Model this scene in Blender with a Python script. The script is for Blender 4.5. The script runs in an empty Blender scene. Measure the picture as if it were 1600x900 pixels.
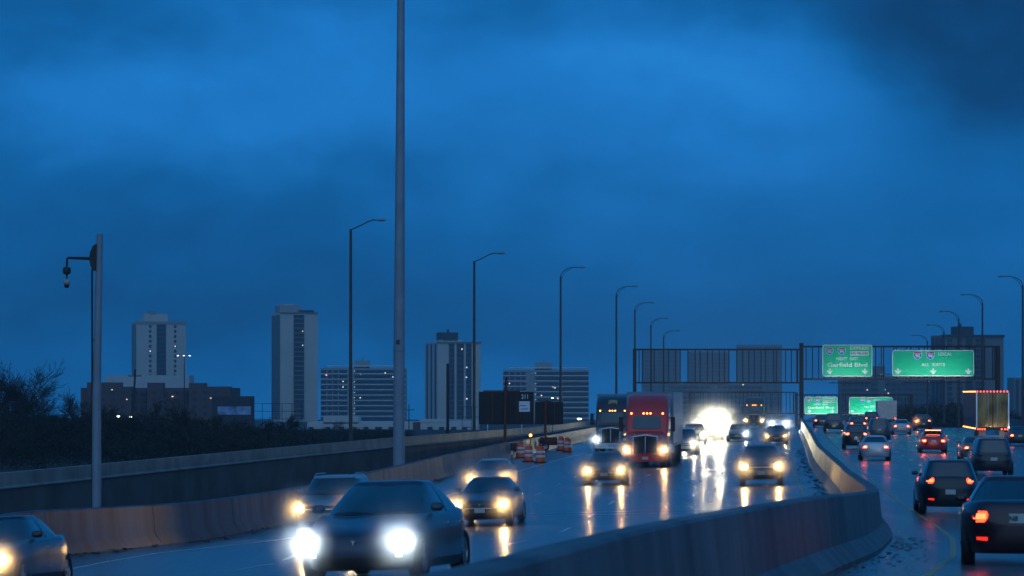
import bpy, bmesh, math, random
import numpy as np
from mathutils import Vector, Matrix
random.seed(7); rng = np.random.default_rng(7)
sc = bpy.context.scene
R = math.radians; PI = math.pi
F = 4500.0; HZ = 615.0; EYE = 3.8      # focal length in px of the 1600 px photo, horizon row, eye height

# ------------------------------------------------------------------ camera
cd = bpy.data.cameras.new('camera'); cam = bpy.data.objects.new('camera', cd)
sc.collection.objects.link(cam); sc.camera = cam
cam.location = (0, 0, EYE); cam.rotation_euler = (R(90), 0, 0)
cd.sensor_width = 36; cd.lens = 36*F/1600; cd.shift_y = (HZ-450)/1600
cd.clip_start = .5; cd.clip_end = 20000
cd.dof.use_dof = True; cd.dof.focus_distance = 150; cd.dof.aperture_fstop = 3.6

# ------------------------------------------------------------------ sky
SKY_STRENGTH = 1.13
BACK_SKY = (.22, .34, .46)
w = bpy.data.worlds.new('World'); sc.world = w; w.use_nodes = True
nt = w.node_tree; nt.nodes.clear()
def N(t, **k):
    n = nt.nodes.new(t)
    for a, b in k.items(): setattr(n, a, b)
    return n
L = nt.links.new
def mathn(op, a, b=None, c=None, clamp=False):
    n = N('ShaderNodeMath', operation=op); n.use_clamp = clamp
    for i, v in enumerate((a, b, c)):
        if v is None: continue
        if isinstance(v, (int, float)): n.inputs[i].default_value = v
        else: L(v, n.inputs[i])
    return n.outputs[0]
tc = N('ShaderNodeTexCoord')
nrm = N('ShaderNodeVectorMath', operation='NORMALIZE'); L(tc.outputs['Generated'], nrm.inputs[0])
sep = N('ShaderNodeSeparateXYZ'); L(nrm.outputs[0], sep.inputs[0])
mp = N('ShaderNodeMapping'); mp.inputs['Scale'].default_value = (9, 9, 20); L(nrm.outputs[0], mp.inputs[0])
n1 = N('ShaderNodeTexNoise'); n1.inputs['Scale'].default_value = 1.0; n1.inputs['Detail'].default_value = 4; n1.inputs['Roughness'].default_value = .5
n1.inputs['Distortion'].default_value = .5; L(mp.outputs[0], n1.inputs[0])
mp2 = N('ShaderNodeMapping'); mp2.inputs['Scale'].default_value = (26, 26, 42); L(nrm.outputs[0], mp2.inputs[0])
n2 = N('ShaderNodeTexNoise'); n2.inputs['Scale'].default_value = 1.0; n2.inputs['Detail'].default_value = 6; n2.inputs['Roughness'].default_value = .55; L(mp2.outputs[0], n2.inputs[0])
# warped direction so the cloud banks get soft irregular edges
wv = N('ShaderNodeVectorMath', operation='SUBTRACT'); L(n1.outputs['Color'], wv.inputs[0]); wv.inputs[1].default_value = (.5, .5, .5)
ws = N('ShaderNodeVectorMath', operation='SCALE'); L(wv.outputs[0], ws.inputs[0]); ws.inputs['Scale'].default_value = .05
wa0 = N('ShaderNodeVectorMath', operation='ADD'); L(nrm.outputs[0], wa0.inputs[0]); L(ws.outputs[0], wa0.inputs[1])
wv2 = N('ShaderNodeVectorMath', operation='SUBTRACT'); L(n2.outputs['Color'], wv2.inputs[0]); wv2.inputs[1].default_value = (.5, .5, .5)
ws2 = N('ShaderNodeVectorMath', operation='SCALE'); L(wv2.outputs[0], ws2.inputs[0]); ws2.inputs['Scale'].default_value = .032
wa = N('ShaderNodeVectorMath', operation='ADD'); L(wa0.outputs[0], wa.inputs[0]); L(ws2.outputs[0], wa.inputs[1])
def bank(px, py, rx, ry, amp, sharp=2.0):
    """soft cloud bank centred on a direction of the sky, radii in milliradians"""
    d = Vector(((px-800)/F, 1, (HZ-py)/F)).normalized()
    s = N('ShaderNodeVectorMath', operation='SUBTRACT'); L(wa.outputs[0], s.inputs[0]); s.inputs[1].default_value = d
    m = N('ShaderNodeVectorMath', operation='MULTIPLY'); L(s.outputs[0], m.inputs[0]); m.inputs[1].default_value = (F/rx, 6.0, F/ry)
    l = N('ShaderNodeVectorMath', operation='LENGTH'); L(m.outputs[0], l.inputs[0])
    p = mathn('POWER', l.outputs['Value'], sharp)
    return mathn('MULTIPLY', mathn('EXPONENT', mathn('MULTIPLY', p, -1.0)), amp)
tot = mathn('ADD', mathn('MULTIPLY', mathn('SUBTRACT', n1.outputs['Fac'], .5), .36), .355)
tot = mathn('ADD', tot, mathn('MULTIPLY', mathn('SUBTRACT', n2.outputs['Fac'], .5), .26))
for b in [(470, 120, 340, 130, .36), (1130, 120, 320, 140, .34), (1280, 190, 170, 90, .12), (820, 330, 420, 120, .07), (1250, 400, 420, 110, .07),
          (1570, 60, 240, 150, -.36, 3.5), (1400, 90, 110, 60, -.10), (1330, 20, 160, 50, -.14), (1180, -20, 160, 60, -.22), (300, 320, 260, 60, -.12), (60, 20, 150, 70, -.10),
          (250, 460, 420, 70, -.13), (900, 500, 700, 45, -.05), (900, 640, 1300, 130, .20), (700, 15, 200, 60, -.03), (60, 130, 160, 90, .14)]:
    tot = mathn('ADD', tot, bank(*b))
rp = N('ShaderNodeValToRGB'); L(tot, rp.inputs[0]); e = rp.color_ramp
e.elements[0].position = 0; e.elements[0].color = (.0022, .036, .118, 1)
e.elements[1].position = 1; e.elements[1].color = (.026, .30, .76, 1)
k = e.elements.new(.42); k.color = (.0038, .116, .36, 1)
k = e.elements.new(.7); k.color = (.0115, .185, .56, 1)
sky = N('ShaderNodeTexSky'); sky.sky_type = 'NISHITA'; sky.sun_disc = False; sky.sun_elevation = R(-4); sky.sun_rotation = R(250)
try: sky.air_density = 1.2
except Exception: pass
# the sky behind the photographer is paler and greyer than the storm ahead
bk = mathn('MULTIPLY_ADD', sep.outputs['Y'], -.8, .15, clamp=True)
bm_ = N('ShaderNodeMix', data_type='RGBA', blend_type='ADD'); bm_.inputs[0].default_value = 1; L(rp.outputs[0], bm_.inputs[6])
bs = N('ShaderNodeVectorMath', operation='SCALE'); bs.inputs[0].default_value = BACK_SKY; L(bk, bs.inputs['Scale']); L(bs.outputs[0], bm_.inputs[7])
bg1 = N('ShaderNodeBackground'); L(bm_.outputs[2], bg1.inputs[0]); bg1.inputs[1].default_value = SKY_STRENGTH
bg2 = N('ShaderNodeBackground'); L(sky.outputs[0], bg2.inputs[0]); bg2.inputs[1].default_value = .05
ad = N('ShaderNodeAddShader'); L(bg1.outputs[0], ad.inputs[0]); L(bg2.outputs[0], ad.inputs[1])
out = N('ShaderNodeOutputWorld'); L(ad.outputs[0], out.inputs['Surface'])

# ------------------------------------------------------------------ render settings
sc.view_settings.view_transform = 'Standard'; sc.view_settings.look = 'None'
sc.view_settings.exposure = 0; sc.view_settings.gamma = 1; sc.view_settings.use_curve_mapping = False
sc.render.engine = 'CYCLES'
cy = sc.cycles
cy.use_denoising = True; cy.max_bounces = 5; cy.diffuse_bounces = 2; cy.glossy_bounces = 3; cy.volume_bounces = 0
cy.transparent_max_bounces = 6; cy.sample_clamp_indirect = 0; cy.caustics_reflective = False; cy.caustics_refractive = False
cy.use_light_tree = True

# ------------------------------------------------------------------ materials
MATS = {}
def mat(name, col, rough=.6, metal=0, vary=.15, scale=3.0, coat=0, spec=.5, bump=0, bscale=20, emit=None, estr=0, stretch=(1, 1, 1), dirt=None):
    if name in MATS: return MATS[name]
    m = bpy.data.materials.new(name); m.use_nodes = True; t = m.node_tree; b = t.nodes['Principled BSDF']
    b.inputs['Roughness'].default_value = rough; b.inputs['Metallic'].default_value = metal
    b.inputs['Coat Weight'].default_value = coat; b.inputs['Coat Roughness'].default_value = .06
    b.inputs['Specular IOR Level'].default_value = spec
    c = t.nodes.new('ShaderNodeTexCoord'); mpn = t.nodes.new('ShaderNodeMapping'); mpn.inputs['Scale'].default_value = stretch
    t.links.new(c.outputs['Object'], mpn.inputs[0])
    nz = t.nodes.new('ShaderNodeTexNoise'); nz.inputs['Scale'].default_value = scale; nz.inputs['Detail'].default_value = 6
    t.links.new(mpn.outputs[0], nz.inputs[0])
    r = t.nodes.new('ShaderNodeValToRGB'); r.color_ramp.elements[0].position = .3; r.color_ramp.elements[1].position = .7
    c0 = tuple(max(0, x*(1-vary)) for x in col) if dirt is None else dirt
    r.color_ramp.elements[0].color = (*c0, 1); r.color_ramp.elements[1].color = (*[min(1, x*(1+vary)) for x in col], 1)
    t.links.new(nz.outputs['Fac'], r.inputs[0]); t.links.new(r.outputs[0], b.inputs['Base Color'])
    if bump:
        n_ = t.nodes.new('ShaderNodeTexNoise'); n_.inputs['Scale'].default_value = bscale; n_.inputs['Detail'].default_value = 5
        t.links.new(mpn.outputs[0], n_.inputs[0])
        bp = t.nodes.new('ShaderNodeBump'); bp.inputs['Strength'].default_value = bump; bp.inputs['Distance'].default_value = .02
        t.links.new(n_.outputs['Fac'], bp.inputs['Height']); t.links.new(bp.outputs[0], b.inputs['Normal'])
    if emit:
        b.inputs['Emission Color'].default_value = (*emit, 1); b.inputs['Emission Strength'].default_value = estr
        m.cycles.emission_sampling = 'NONE'
    MATS[name] = m; return m

def wet_road():
    m = bpy.data.materials.new('wet_asphalt'); m.use_nodes = True; t = m.node_tree; b = t.nodes['Principled BSDF']
    g = t.nodes.new('ShaderNodeNewGeometry')
    def noise(scale, st, det=4):
        mp_ = t.nodes.new('ShaderNodeMapping'); mp_.inputs['Scale'].default_value = st; t.links.new(g.outputs['Position'], mp_.inputs[0])
        n_ = t.nodes.new('ShaderNodeTexNoise'); n_.inputs['Scale'].default_value = scale; n_.inputs['Detail'].default_value = det
        t.links.new(mp_.outputs[0], n_.inputs[0]); return n_.outputs['Fac']
    a = noise(1, (.9, .05, 1)); c = noise(14, (1, 1, 1)); d = noise(.35, (1, .3, 1))
    def ramp(x, p0, c0, p1, c1):
        r = t.nodes.new('ShaderNodeValToRGB'); r.color_ramp.elements[0].position = p0; r.color_ramp.elements[1].position = p1
        r.color_ramp.elements[0].color = (*c0, 1); r.color_ramp.elements[1].color = (*c1, 1); t.links.new(x, r.inputs[0]); return r.outputs[0]
    col = ramp(a, .35, (.085, .087, .092), .7, (.17, .172, .18)); t.links.new(col, b.inputs['Base Color'])
    rr = t.nodes.new('ShaderNodeMath'); rr.operation = 'MULTIPLY_ADD'; t.links.new(a, rr.inputs[0]); rr.inputs[1].default_value = .22; rr.inputs[2].default_value = .12
    t.links.new(rr.outputs[0], b.inputs['Roughness'])
    b.inputs['Specular IOR Level'].default_value = .6
    ma = t.nodes.new('ShaderNodeMath'); ma.operation = 'MULTIPLY_ADD'; t.links.new(d, ma.inputs[0]); ma.inputs[1].default_value = 3.0; t.links.new(c, ma.inputs[2])
    bp = t.nodes.new('ShaderNodeBump'); bp.inputs['Strength'].default_value = .30; bp.inputs['Distance'].default_value = .02
    t.links.new(ma.outputs[0], bp.inputs['Height']); t.links.new(bp.outputs[0], b.inputs['Normal'])
    return m
M_ROAD = wet_road()
M_CONC = mat('weathered_concrete', (.050, .074, .098), .6, vary=.55, scale=1.1, bump=.3, bscale=9, stretch=(1, 1, .16))
M_CONC_W = mat('wet_dark_concrete', (.085, .088, .09), .5, vary=.6, scale=1.3, bump=.35, bscale=9, stretch=(1, 1, .16))
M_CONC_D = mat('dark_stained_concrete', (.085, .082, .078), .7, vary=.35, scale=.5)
M_CONC_L = mat('pale_concrete', (.34, .33, .31), .7, vary=.15, scale=.1)
M_EARTH = mat('dark_earth', (.022, .022, .018), .95, vary=.4, scale=.05)
M_GRAVEL = mat('dark_ballast', (.035, .034, .032), .9, vary=.4, scale=1)
M_PAINTW = mat('road_paint_white', (.55, .55, .53), .3, vary=.25, scale=3)
M_PAINTY = mat('road_paint_yellow', (.42, .26, .05), .35, vary=.3, scale=3)
M_STEELG = mat('galvanised_steel', (.21, .26, .31), .5, .2, vary=.15, scale=1.2)
M_STEELD = mat('rusty_dark_steel', (.022, .020, .020), .6, .3, vary=.3, scale=2)
M_BLK = mat('black_plastic', (.012, .012, .013), .5, vary=.2)
M_TYRE = mat('tyre_rubber', (.014, .014, .015), .75, vary=.2)
M_RIM = mat('alloy_rim', (.35, .36, .38), .3, .9, vary=.1)
M_CHROME = mat('chrome', (.72, .73, .75), .12, 1, vary=.04)
M_GLASS = mat('car_glass', (.012, .016, .02), .05, 0, vary=.1, coat=1, spec=.9)
M_BARK = mat('dark_bark', (.028, .024, .02), .9, vary=.3, scale=4)
M_LEAF = mat('winter_scrub', (.012, .014, .010), .9, vary=.5, scale=1.5)
M_WARM = mat('lit_warm_headlamp', (.9, .8, .6), .2, emit=(1, .74, .36), estr=14)
M_WHITE = mat('lit_white_headlamp', (.9, .9, .9), .2, emit=(.8, .93, 1), estr=16)
M_FOG = mat('lit_fog_lamp', (.9, .9, .8), .2, emit=(1, .86, .62), estr=2.2)
M_TAIL = mat('lit_tail_lamp', (.35, .02, .015), .25, emit=(1, .05, .015), estr=5)
M_TAILHOT = mat('lit_brake_lamp', (.5, .05, .02), .25, emit=(1, .17, .06), estr=15)
M_TAILMID = mat('running_tail_lamp', (.5, .05, .02), .25, emit=(1, .11, .03), estr=6)
M_TAILDIM = mat('dim_red_lamp', (.3, .015, .012), .25, emit=(1, .03, .015), estr=1.3)
M_AMBER = mat('lit_amber_marker', (.6, .25, .04), .25, emit=(1, .30, .05), estr=9)
M_REDMK = mat('lit_red_marker', (.5, .05, .03), .25, emit=(1, .055, .015), estr=7)
M_BULB = mat('lit_window_pane', (.8, .75, .6), .4, emit=(1, .85, .62), estr=1.6)
M_BULBC = mat('lit_cool_pane', (.7, .8, .8), .4, emit=(.6, .95, 1), estr=1.3)
M_PLATE = mat('license_plate_paint', (.45, .48, .46), .4, vary=.1)

# ------------------------------------------------------------------ helpers
COL = sc.collection
def put(o, parent=None):
    COL.objects.link(o)
    if parent is not None: o.parent = parent
    return o
def empty(name, loc=(0, 0, 0), rz=0, label=None, cat=None, group=None, kind=None):
    o = bpy.data.objects.new(name, None); put(o); o.location = loc; o.rotation_euler = (0, 0, rz); o.empty_display_size = .3
    return tag(o, label, cat, group, kind)
def tag(o, label=None, cat=None, group=None, kind=None):
    if label: o['label'] = label
    if cat: o['category'] = cat
    if group: o['group'] = group
    if kind: o['kind'] = kind
    return o
class MB:
    def __init__(s): s.v = []; s.f = []; s.m = []
    def add(s, vs, fs, mi=0):
        n = len(s.v); s.v += [tuple(x) for x in vs]; s.f += [tuple(i+n for i in f) for f in fs]; s.m += [mi]*len(fs); return s
    def box(s, x0, x1, y0, y1, z0, z1, mi=0):
        vs = [(x, y, z) for z in (z0, z1) for y in (y0, y1) for x in (x0, x1)]
        return s.add(vs, [(0, 2, 3, 1), (4, 5, 7, 6), (0, 1, 5, 4), (2, 6, 7, 3), (0, 4, 6, 2), (1, 3, 7, 5)], mi)
    def tube(s, pts, rad, seg=8, mi=0, caps=True):
        pts = [Vector(p) for p in pts]; rad = rad if isinstance(rad, (list, tuple)) else [rad]*len(pts)
        vs = []; fs = []; ref = None
        for i, p in enumerate(pts):
            d = (pts[min(i+1, len(pts)-1)]-pts[max(i-1, 0)]).normalized()
            a = d.cross(Vector((0, 0, 1)) if abs(d.z) < .9 else Vector((1, 0, 0))).normalized() if ref is None else (ref-d*ref.dot(d)).normalized()
            ref = a; b = d.cross(a)
            for k in range(seg):
                t = 2*PI*k/seg; vs.append(p+(a*math.cos(t)+b*math.sin(t))*rad[i])
        for i in range(len(pts)-1):
            for k in range(seg):
                q = (k+1) % seg; fs.append((i*seg+k, i*seg+q, (i+1)*seg+q, (i+1)*seg+k))
        if caps: fs.append(tuple(range(seg-1, -1, -1))); n = (len(pts)-1)*seg; fs.append(tuple(range(n, n+seg)))
        return s.add(vs, fs, mi)
    def lathe(s, prof, seg=20, axis='z', c=(0, 0, 0), mi=0):
        vs = []; fs = []; c = Vector(c)
        for r, h in prof:
            for k in range(seg):
                t = 2*PI*k/seg; a, b = r*math.cos(t), r*math.sin(t)
                vs.append(c+Vector({'z': (a, b, h), 'x': (h, a, b), 'y': (b, h, a)}[axis]))
        for i in range(len(prof)-1):
            for k in range(seg):
                q = (k+1) % seg; fs.append((i*seg+k, i*seg+q, (i+1)*seg+q, (i+1)*seg+k))
        return s.add(vs, fs, mi)
    def prism(s, poly, y0, y1, mi=0, plane='xz'):
        n = len(poly); f = (lambda a, b, h: (a, h, b)) if plane == 'xz' else ((lambda a, b, h: (a, b, h)) if plane == 'xy' else (lambda a, b, h: (h, a, b)))
        vs = [f(a, b, y0) for a, b in poly]+[f(a, b, y1) for a, b in poly]
        fs = [tuple(range(n)), tuple(range(2*n-1, n-1, -1))]+[(i, n+i, n+(i+1) % n, (i+1) % n) for i in range(n)]
        return s.add(vs, fs, mi)
    def grid(s, g, mi=0, close=False):
        nu, nv = len(g), len(g[0]); vs = [p for r in g for p in r]; fs = []
        for i in range(nu-1):
            for j in range(nv-1+(1 if close else 0)):
                q = (j+1) % nv; fs.append((i*nv+j, i*nv+q, (i+1)*nv+q, (i+1)*nv+j))
        return s.add(vs, fs, mi)
    def build(s, name, mats, parent=None, smooth=40, bevel=0, fix=True):
        me = bpy.data.meshes.new(name); me.from_pydata(s.v, [], s.f)
        mats = mats if isinstance(mats, (list, tuple)) else [mats]
        for m in mats: me.materials.append(m)
        if len(mats) > 1: me.polygons.foreach_set('material_index', s.m)
        if fix:
            bm = bmesh.new(); bm.from_mesh(me); bmesh.ops.recalc_face_normals(bm, faces=bm.faces); bm.to_mesh(me); bm.free()
        if smooth:
            me.polygons.foreach_set('use_smooth', [True]*len(me.polygons)); me.set_sharp_from_angle(angle=R(smooth))
        me.update(); o = bpy.data.objects.new(name, me); put(o, parent)
        if bevel:
            b = o.modifiers.new('bevel', 'BEVEL'); b.width = bevel; b.segments = 2; b.limit_method = 'ANGLE'
        return o
def text_obj(name, s, size, mat_, parent, loc, rot=(PI/2, 0, 0), width=None, bold=0.0, ext=.004, spacing=1.0):
    c = bpy.data.curves.new(name, 'FONT'); c.body = s; c.size = size; c.align_x = 'CENTER'; c.align_y = 'CENTER'; c.extrude = ext; c.offset = bold
    c.space_character = spacing; c.resolution_u = 3
    o = bpy.data.objects.new(name, c); put(o); bpy.context.view_layer.update()
    dg = bpy.context.evaluated_depsgraph_get(); me = bpy.data.meshes.new_from_object(o.evaluated_get(dg)); bpy.data.objects.remove(o)
    me.materials.clear(); me.materials.append(mat_)
    if width and len(me.vertices):
        xs = [v.co.x for v in me.vertices]; k = width/(max(xs)-min(xs)); me.transform(Matrix.Diagonal((k, 1, 1, 1)))
    o = bpy.data.objects.new(name, me); put(o, parent); o.location = loc; o.rotation_euler = rot
    return o
def dup(root, loc=None, rz=None, label=None, group=None):
    r = root.copy(); COL.objects.link(r)
    if loc is not None: r.location = loc
    if rz is not None: r.rotation_euler = (0, 0, rz)
    if label: r['label'] = label
    if group: r['group'] = group
    for ch in list(root.children):
        c = ch.copy(); COL.objects.link(c); c.parent = r
        for g in list(ch.children):
            d = g.copy(); COL.objects.link(d); d.parent = c
    return r

# ------------------------------------------------------------------ the lie of the land
_D = np.arange(-60, 1301, 1.0)
def table(ks, vs, win):
    t = np.interp(_D, ks, vs); k = np.hanning(win*2+1); k /= k.sum()
    tp = np.concatenate([t[0]+(t[1]-t[0])*np.arange(-win, 0), t, t[-1]+(t[-1]-t[-2])*np.arange(1, win+1)])
    return np.convolve(tp, k, 'valid')
TX = table([-60, 0, 15, 25, 35, 50, 65, 80, 112, 150, 200, 330, 489, 1300], [-11, -2.45, -.33, 1.1, 2.9, 5.85, 8.15, 9.95, 12.75, 16.0, 20.8, 33.1, 49.0, 130], 6)
TP = table([-60, 0, 20, 33, 45, 60, 80, 100, 330, 370, 489, 700, 1300], [2.7, 2.07, 1.66, 1.37, 1.12, .66, .15, 0, 0, -.5, -4.9, -6.5, -8], 8)
TW = table([-60, 60, 90, 130, 187, 1300], [19.6, 19.6, 18.6, 19.2, 20.2, 20.2], 12)
def xm(d): return float(np.interp(d, _D, TX))
def xl(d): return xm(d)-float(np.interp(d, _D, TW))
def prof(d): return float(np.interp(d, _D, TP))
def gz(x, d):
    m = xm(d)
    return prof(d)-(.024*(m-x) if x < m else .006*(x-m))-(.045*max(0, m-x-8)*max(0, min(1, (66-d)/14)) if x < m else 0)
def slope(d): return (xm(d+4)-xm(d-4))/8
def head(d): return -math.atan(slope(d))           # yaw that turns local +Y along the road
def at(px, D): return (px-800)*D/F                  # lateral metres of a photo column at distance D

# ground sheet
def terrain_z(x, d): return -9.0 if d < 1300 else -9.0-(d-1300)*.0088
mb = MB(); ys = [-200, 0, 300, 700, 1000, 1300, 1600, 2000, 2600, 3400, 4500, 6000, 8000]; xs = np.linspace(-3000, 3000, 25)
mb.grid([[(float(x), y, terrain_z(x, y)) for x in xs] for y in ys]); g = mb.build('ground', M_EARTH); tag(g, kind='structure')

DS = [float(x) for x in list(np.arange(-20, 130, 3))+list(np.arange(130, 420, 6))+list(np.arange(420, 1200, 20))]
def strip(name, offs_a, offs_b, m, lift=0, cols=6, ds=DS, base=xm, kind='structure'):
    g_ = []
    for d in ds:
        a = base(d)+(offs_a(d) if callable(offs_a) else offs_a); b = base(d)+(offs_b(d) if callable(offs_b) else offs_b)
        g_.append([(a+(b-a)*i/cols, d, gz(a+(b-a)*i/cols, d)+lift) for i in range(cols+1)])
    o = MB().grid(g_).build(name, m, smooth=60); tag(o, kind=kind); return o
strip('express_road', lambda d: xl(d)-xm(d)-.2, -.15, M_ROAD, cols=10)
strip('local_road', .15, 24, M_ROAD, cols=10)
# painted lines
strip('road_markings_edge_line', lambda d: xl(d)-xm(d)+2.4+np.interp(d, [60, 150, 230, 400], [.2, .9, 2.4, 2.4]), lambda d: xl(d)-xm(d)+2.54+np.interp(d, [60, 150, 230, 400], [.2, .9, 2.4, 2.4]), M_PAINTW, .004, 1)
strip('road_markings_yellow_line', 1.75, 1.87, M_PAINTY, .004, 1)
strip('road_markings_express_yellow_line', -1.5, -1.38, M_PAINTY, .004, 1)
dm = MB()
def dashes(off, m0):
    d = 20.0
    while d < 380:
        pts = []
        for q in (d, d+3): x = xm(q)+off; pts += [(x, q, gz(x, q)+.005), (x+.11, q, gz(x+.11, q)+.005)]
        m0.add(pts, [(0, 1, 3, 2)]); d += 12
for off in (-5.0, -8.6, -12.2): dashes(off, dm)
for off in (5.4, 9.0, 12.6, 16.2): dashes(off, dm)
tag(dm.build('road_markings_lane_dashes', M_PAINTW, smooth=0), kind='structure')
# bridge joints across the carriageway
jm = MB()
for q in (94.0, 96.5, 150.0, 205.0):
    a, b = xl(q)+.5, xm(q)-.5
    jm.grid([[(a+(b-a)*i/8, q+dq, gz(a+(b-a)*i/8, q)+.006) for i in range(9)] for dq in (0, .22)])
tag(jm.build('road_joint', mat('wet_steel_joint', (.3, .3, .3), .08, .8), smooth=0), kind='structure')
# faces of the raised roadway
sk = MB(); sk.grid([[(xl(d)-.2-q*.0, d, z) for z in (gz(xl(d), d)-.02, -12)] for d in DS for q in (0,)])
tag(sk.build('embankment_side', M_CONC_D, smooth=0), kind='structure')

def barrier(name, pathx, side_z, ds, label, h=1.07, m=M_CONC, thick=1.0, joints=True):
    prof_ = [(-.34, -.05), (-.34, .08), (-.17, .33), (-.11, h-.03), (-.08, h), (.08, h), (.11, h-.03), (.17, .33), (.34, .08), (.34, -.05)]
    rows = []
    for d in ds:
        s = (pathx(d+1)-pathx(d-1))/2; n = Vector((1, -s, 0)).normalized()
        rows.append([(pathx(d)+n.x*u*thick, d+n.y*u*thick, side_z(pathx(d), d)+v) for u, v in prof_])
    o = MB().grid(rows).build(name, m, smooth=35); tag(o, label, 'barrier'); return o
DB = [float(x) for x in list(np.arange(-20, 130, 1.5))+list(np.arange(130, 420, 4))+list(np.arange(420, 1100, 20))]
med = barrier('median_barrier', xm, gz, DB, m=M_CONC_W, label= 'long curving concrete median barrier dividing oncoming traffic from the red tail lights', thick=1.35, h=1.1)
lb = barrier('roadside_barrier', xl, gz, DB, 'concrete roadside barrier beyond the oncoming lanes, running past the foot of the tall mast')
rb = barrier('shoulder_barrier', lambda d: xm(d)+24, gz, DB, 'concrete barrier on the far side of the lanes with red tail lights')
# vertical joints and buttress on the roadside barrier
for d in np.arange(40, 330, 9):
    jn = MB(); d = float(d); x = xl(d); z = gz(x, d); jn.prism([(x+.345, z-.0), (x+.345, z+.09), (x+.18, z+.34), (x+.12, z+1.04), (x+.10, z+1.04), (x+.1, z)], d, d+.05)
    jn.build('joint', M_CONC_D, lb, smooth=0)
for d in np.arange(20, 330, 12):
    jn = MB(); d = float(d); x = xm(d); z = gz(x, d)
    for s in (-1, 1): jn.prism([(x+s*.46, z), (x+s*.46, z+.08), (x+s*.235, z+.34), (x+s*.152, z+1.07), (x+s*.13, z+1.07), (x+s*.13, z)], d, d+.04)
    jn.build('joint', M_CONC_D, med, smooth=0)
# outer parapet wall left of the express lanes
OWX = table([-60, 60, 110, 150, 185, 197, 240, 1300], [-42, -32, -19.5, -13.3, -6.6, -4.2, 3.0, 100], 8)
OWZ = table([-60, 60, 110, 150, 185, 240, 300, 1300], [.5, .6, .75, .87, 1.05, 1.1, 1.0, -7], 8)
def ox(d): return float(np.interp(d, _D, OWX))
def ozt(d): return float(np.interp(d, _D, OWZ))
DO = [float(x) for x in np.arange(30, 300, 4)]
root = empty('parapet_wall', (0, 0, 0), 0, 'low concrete parapet with a pale cap band in front of the dark scrub and bare trees', 'wall')
rows = []
for d in DO:
    x, z = ox(d), ozt(d); rows.append([(x+.05, d, z-.62), (x+.12, d, z-.6), (x+.12, d, z-.56), (x, d, z-.5), (x, d, z), (x-.3, d, z), (x-.3, d, z-9)])
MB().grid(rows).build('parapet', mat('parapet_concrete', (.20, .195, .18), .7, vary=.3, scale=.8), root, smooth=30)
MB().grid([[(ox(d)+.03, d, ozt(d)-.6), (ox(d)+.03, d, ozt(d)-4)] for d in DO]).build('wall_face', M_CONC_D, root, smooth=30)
# sunken strip between wall and roadside barrier
rows = [[(ox(d)+.02, d, min(ozt(d)-1.9, gz(xl(d), d)-1.1)), (xl(d)-.25, d, min(ozt(d)-1.9, gz(xl(d), d)-1.1))] for d in DO if ox(d) < xl(d)-.3]
tag(MB().grid(rows).build('sunken_verge', M_GRAVEL, smooth=0), kind='structure')

# ------------------------------------------------------------------ haze
hz = MB().box(-1500, 1500, -60, 3000, -26, 95).build('haze', bpy.data.materials.new('haze'), smooth=0)
tag(hz, kind='stuff'); hm = hz.active_material; hm.use_nodes = True; t = hm.node_tree; t.nodes.clear()
pv = t.nodes.new('ShaderNodeVolumePrincipled'); pv.inputs['Color'].default_value = (.72, .90, .97, 1)
pv.inputs['Density'].default_value = .00024; pv.inputs['Anisotropy'].default_value = .55      # fine haze
mo = t.nodes.new('ShaderNodeOutputMaterial'); t.links.new(pv.outputs[0], mo.inputs['Volume'])
hm.cycles.homogeneous_volume = True; hm.cycles.volume_sampling = 'MULTIPLE_IMPORTANCE'

# ------------------------------------------------------------------ lamps
def spot(parent, loc, power, col, cone=125, rad=.06, down=2, back=False, name='lamp'):
    l = bpy.data.lights.new(name, 'SPOT'); l.energy = power; l.color = col; l.spot_size = R(cone); l.spot_blend = 1; l.shadow_soft_size = rad
    o = bpy.data.objects.new(name, l); put(o, parent); o.location = loc
    o.rotation_euler = (R(90-down), 0, 0) if back else (R(90-down), 0, PI)      # shines along local -Y (front) or +Y (back)
    return o
def point(parent, loc, power, col, rad=.05, name='lamp'):
    l = bpy.data.lights.new(name, 'POINT'); l.energy = power; l.color = col; l.shadow_soft_size = rad
    o = bpy.data.objects.new(name, l); put(o, parent); o.location = loc; return o
WARM = (1, .60, .21); WHITE = (.72, .9, 1); YEL = (1, .92, .62)
HL = 190.0   # watts that give one headlamp its glare in the added glow volumes

def mist_mat(dens):  # scattering volume added round each lamp to stand in for lens glare
    m = bpy.data.materials.new('added_glow'); m.use_nodes = True; t = m.node_tree; t.nodes.clear()
    c = t.nodes.new('ShaderNodeTexCoord'); l = t.nodes.new('ShaderNodeVectorMath'); l.operation = 'LENGTH'; t.links.new(c.outputs['Object'], l.inputs[0])
    a = t.nodes.new('ShaderNodeMath'); a.operation = 'SUBTRACT'; a.use_clamp = True; a.inputs[0].default_value = 1; t.links.new(l.outputs['Value'], a.inputs[1])
    p = t.nodes.new('ShaderNodeMath'); p.operation = 'POWER'; t.links.new(a.outputs[0], p.inputs[0]); p.inputs[1].default_value = 2.0
    q = t.nodes.new('ShaderNodeMath'); q.operation = 'MULTIPLY'; t.links.new(p.outputs[0], q.inputs[0]); q.inputs[1].default_value = dens
    v = t.nodes.new('ShaderNodeVolumePrincipled'); v.inputs['Color'].default_value = (.95, .95, .95, 1); v.inputs['Anisotropy'].default_value = .2
    t.links.new(q.outputs[0], v.inputs['Density']); o = t.nodes.new('ShaderNodeOutputMaterial'); t.links.new(v.outputs[0], o.inputs['Volume'])
    m.cycles.volume_sampling = 'MULTIPLE_IMPORTANCE'; return m
MIST = 2.1
M_MIST = mist_mat(MIST); M_GLOWB = mist_mat(.34)
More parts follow.
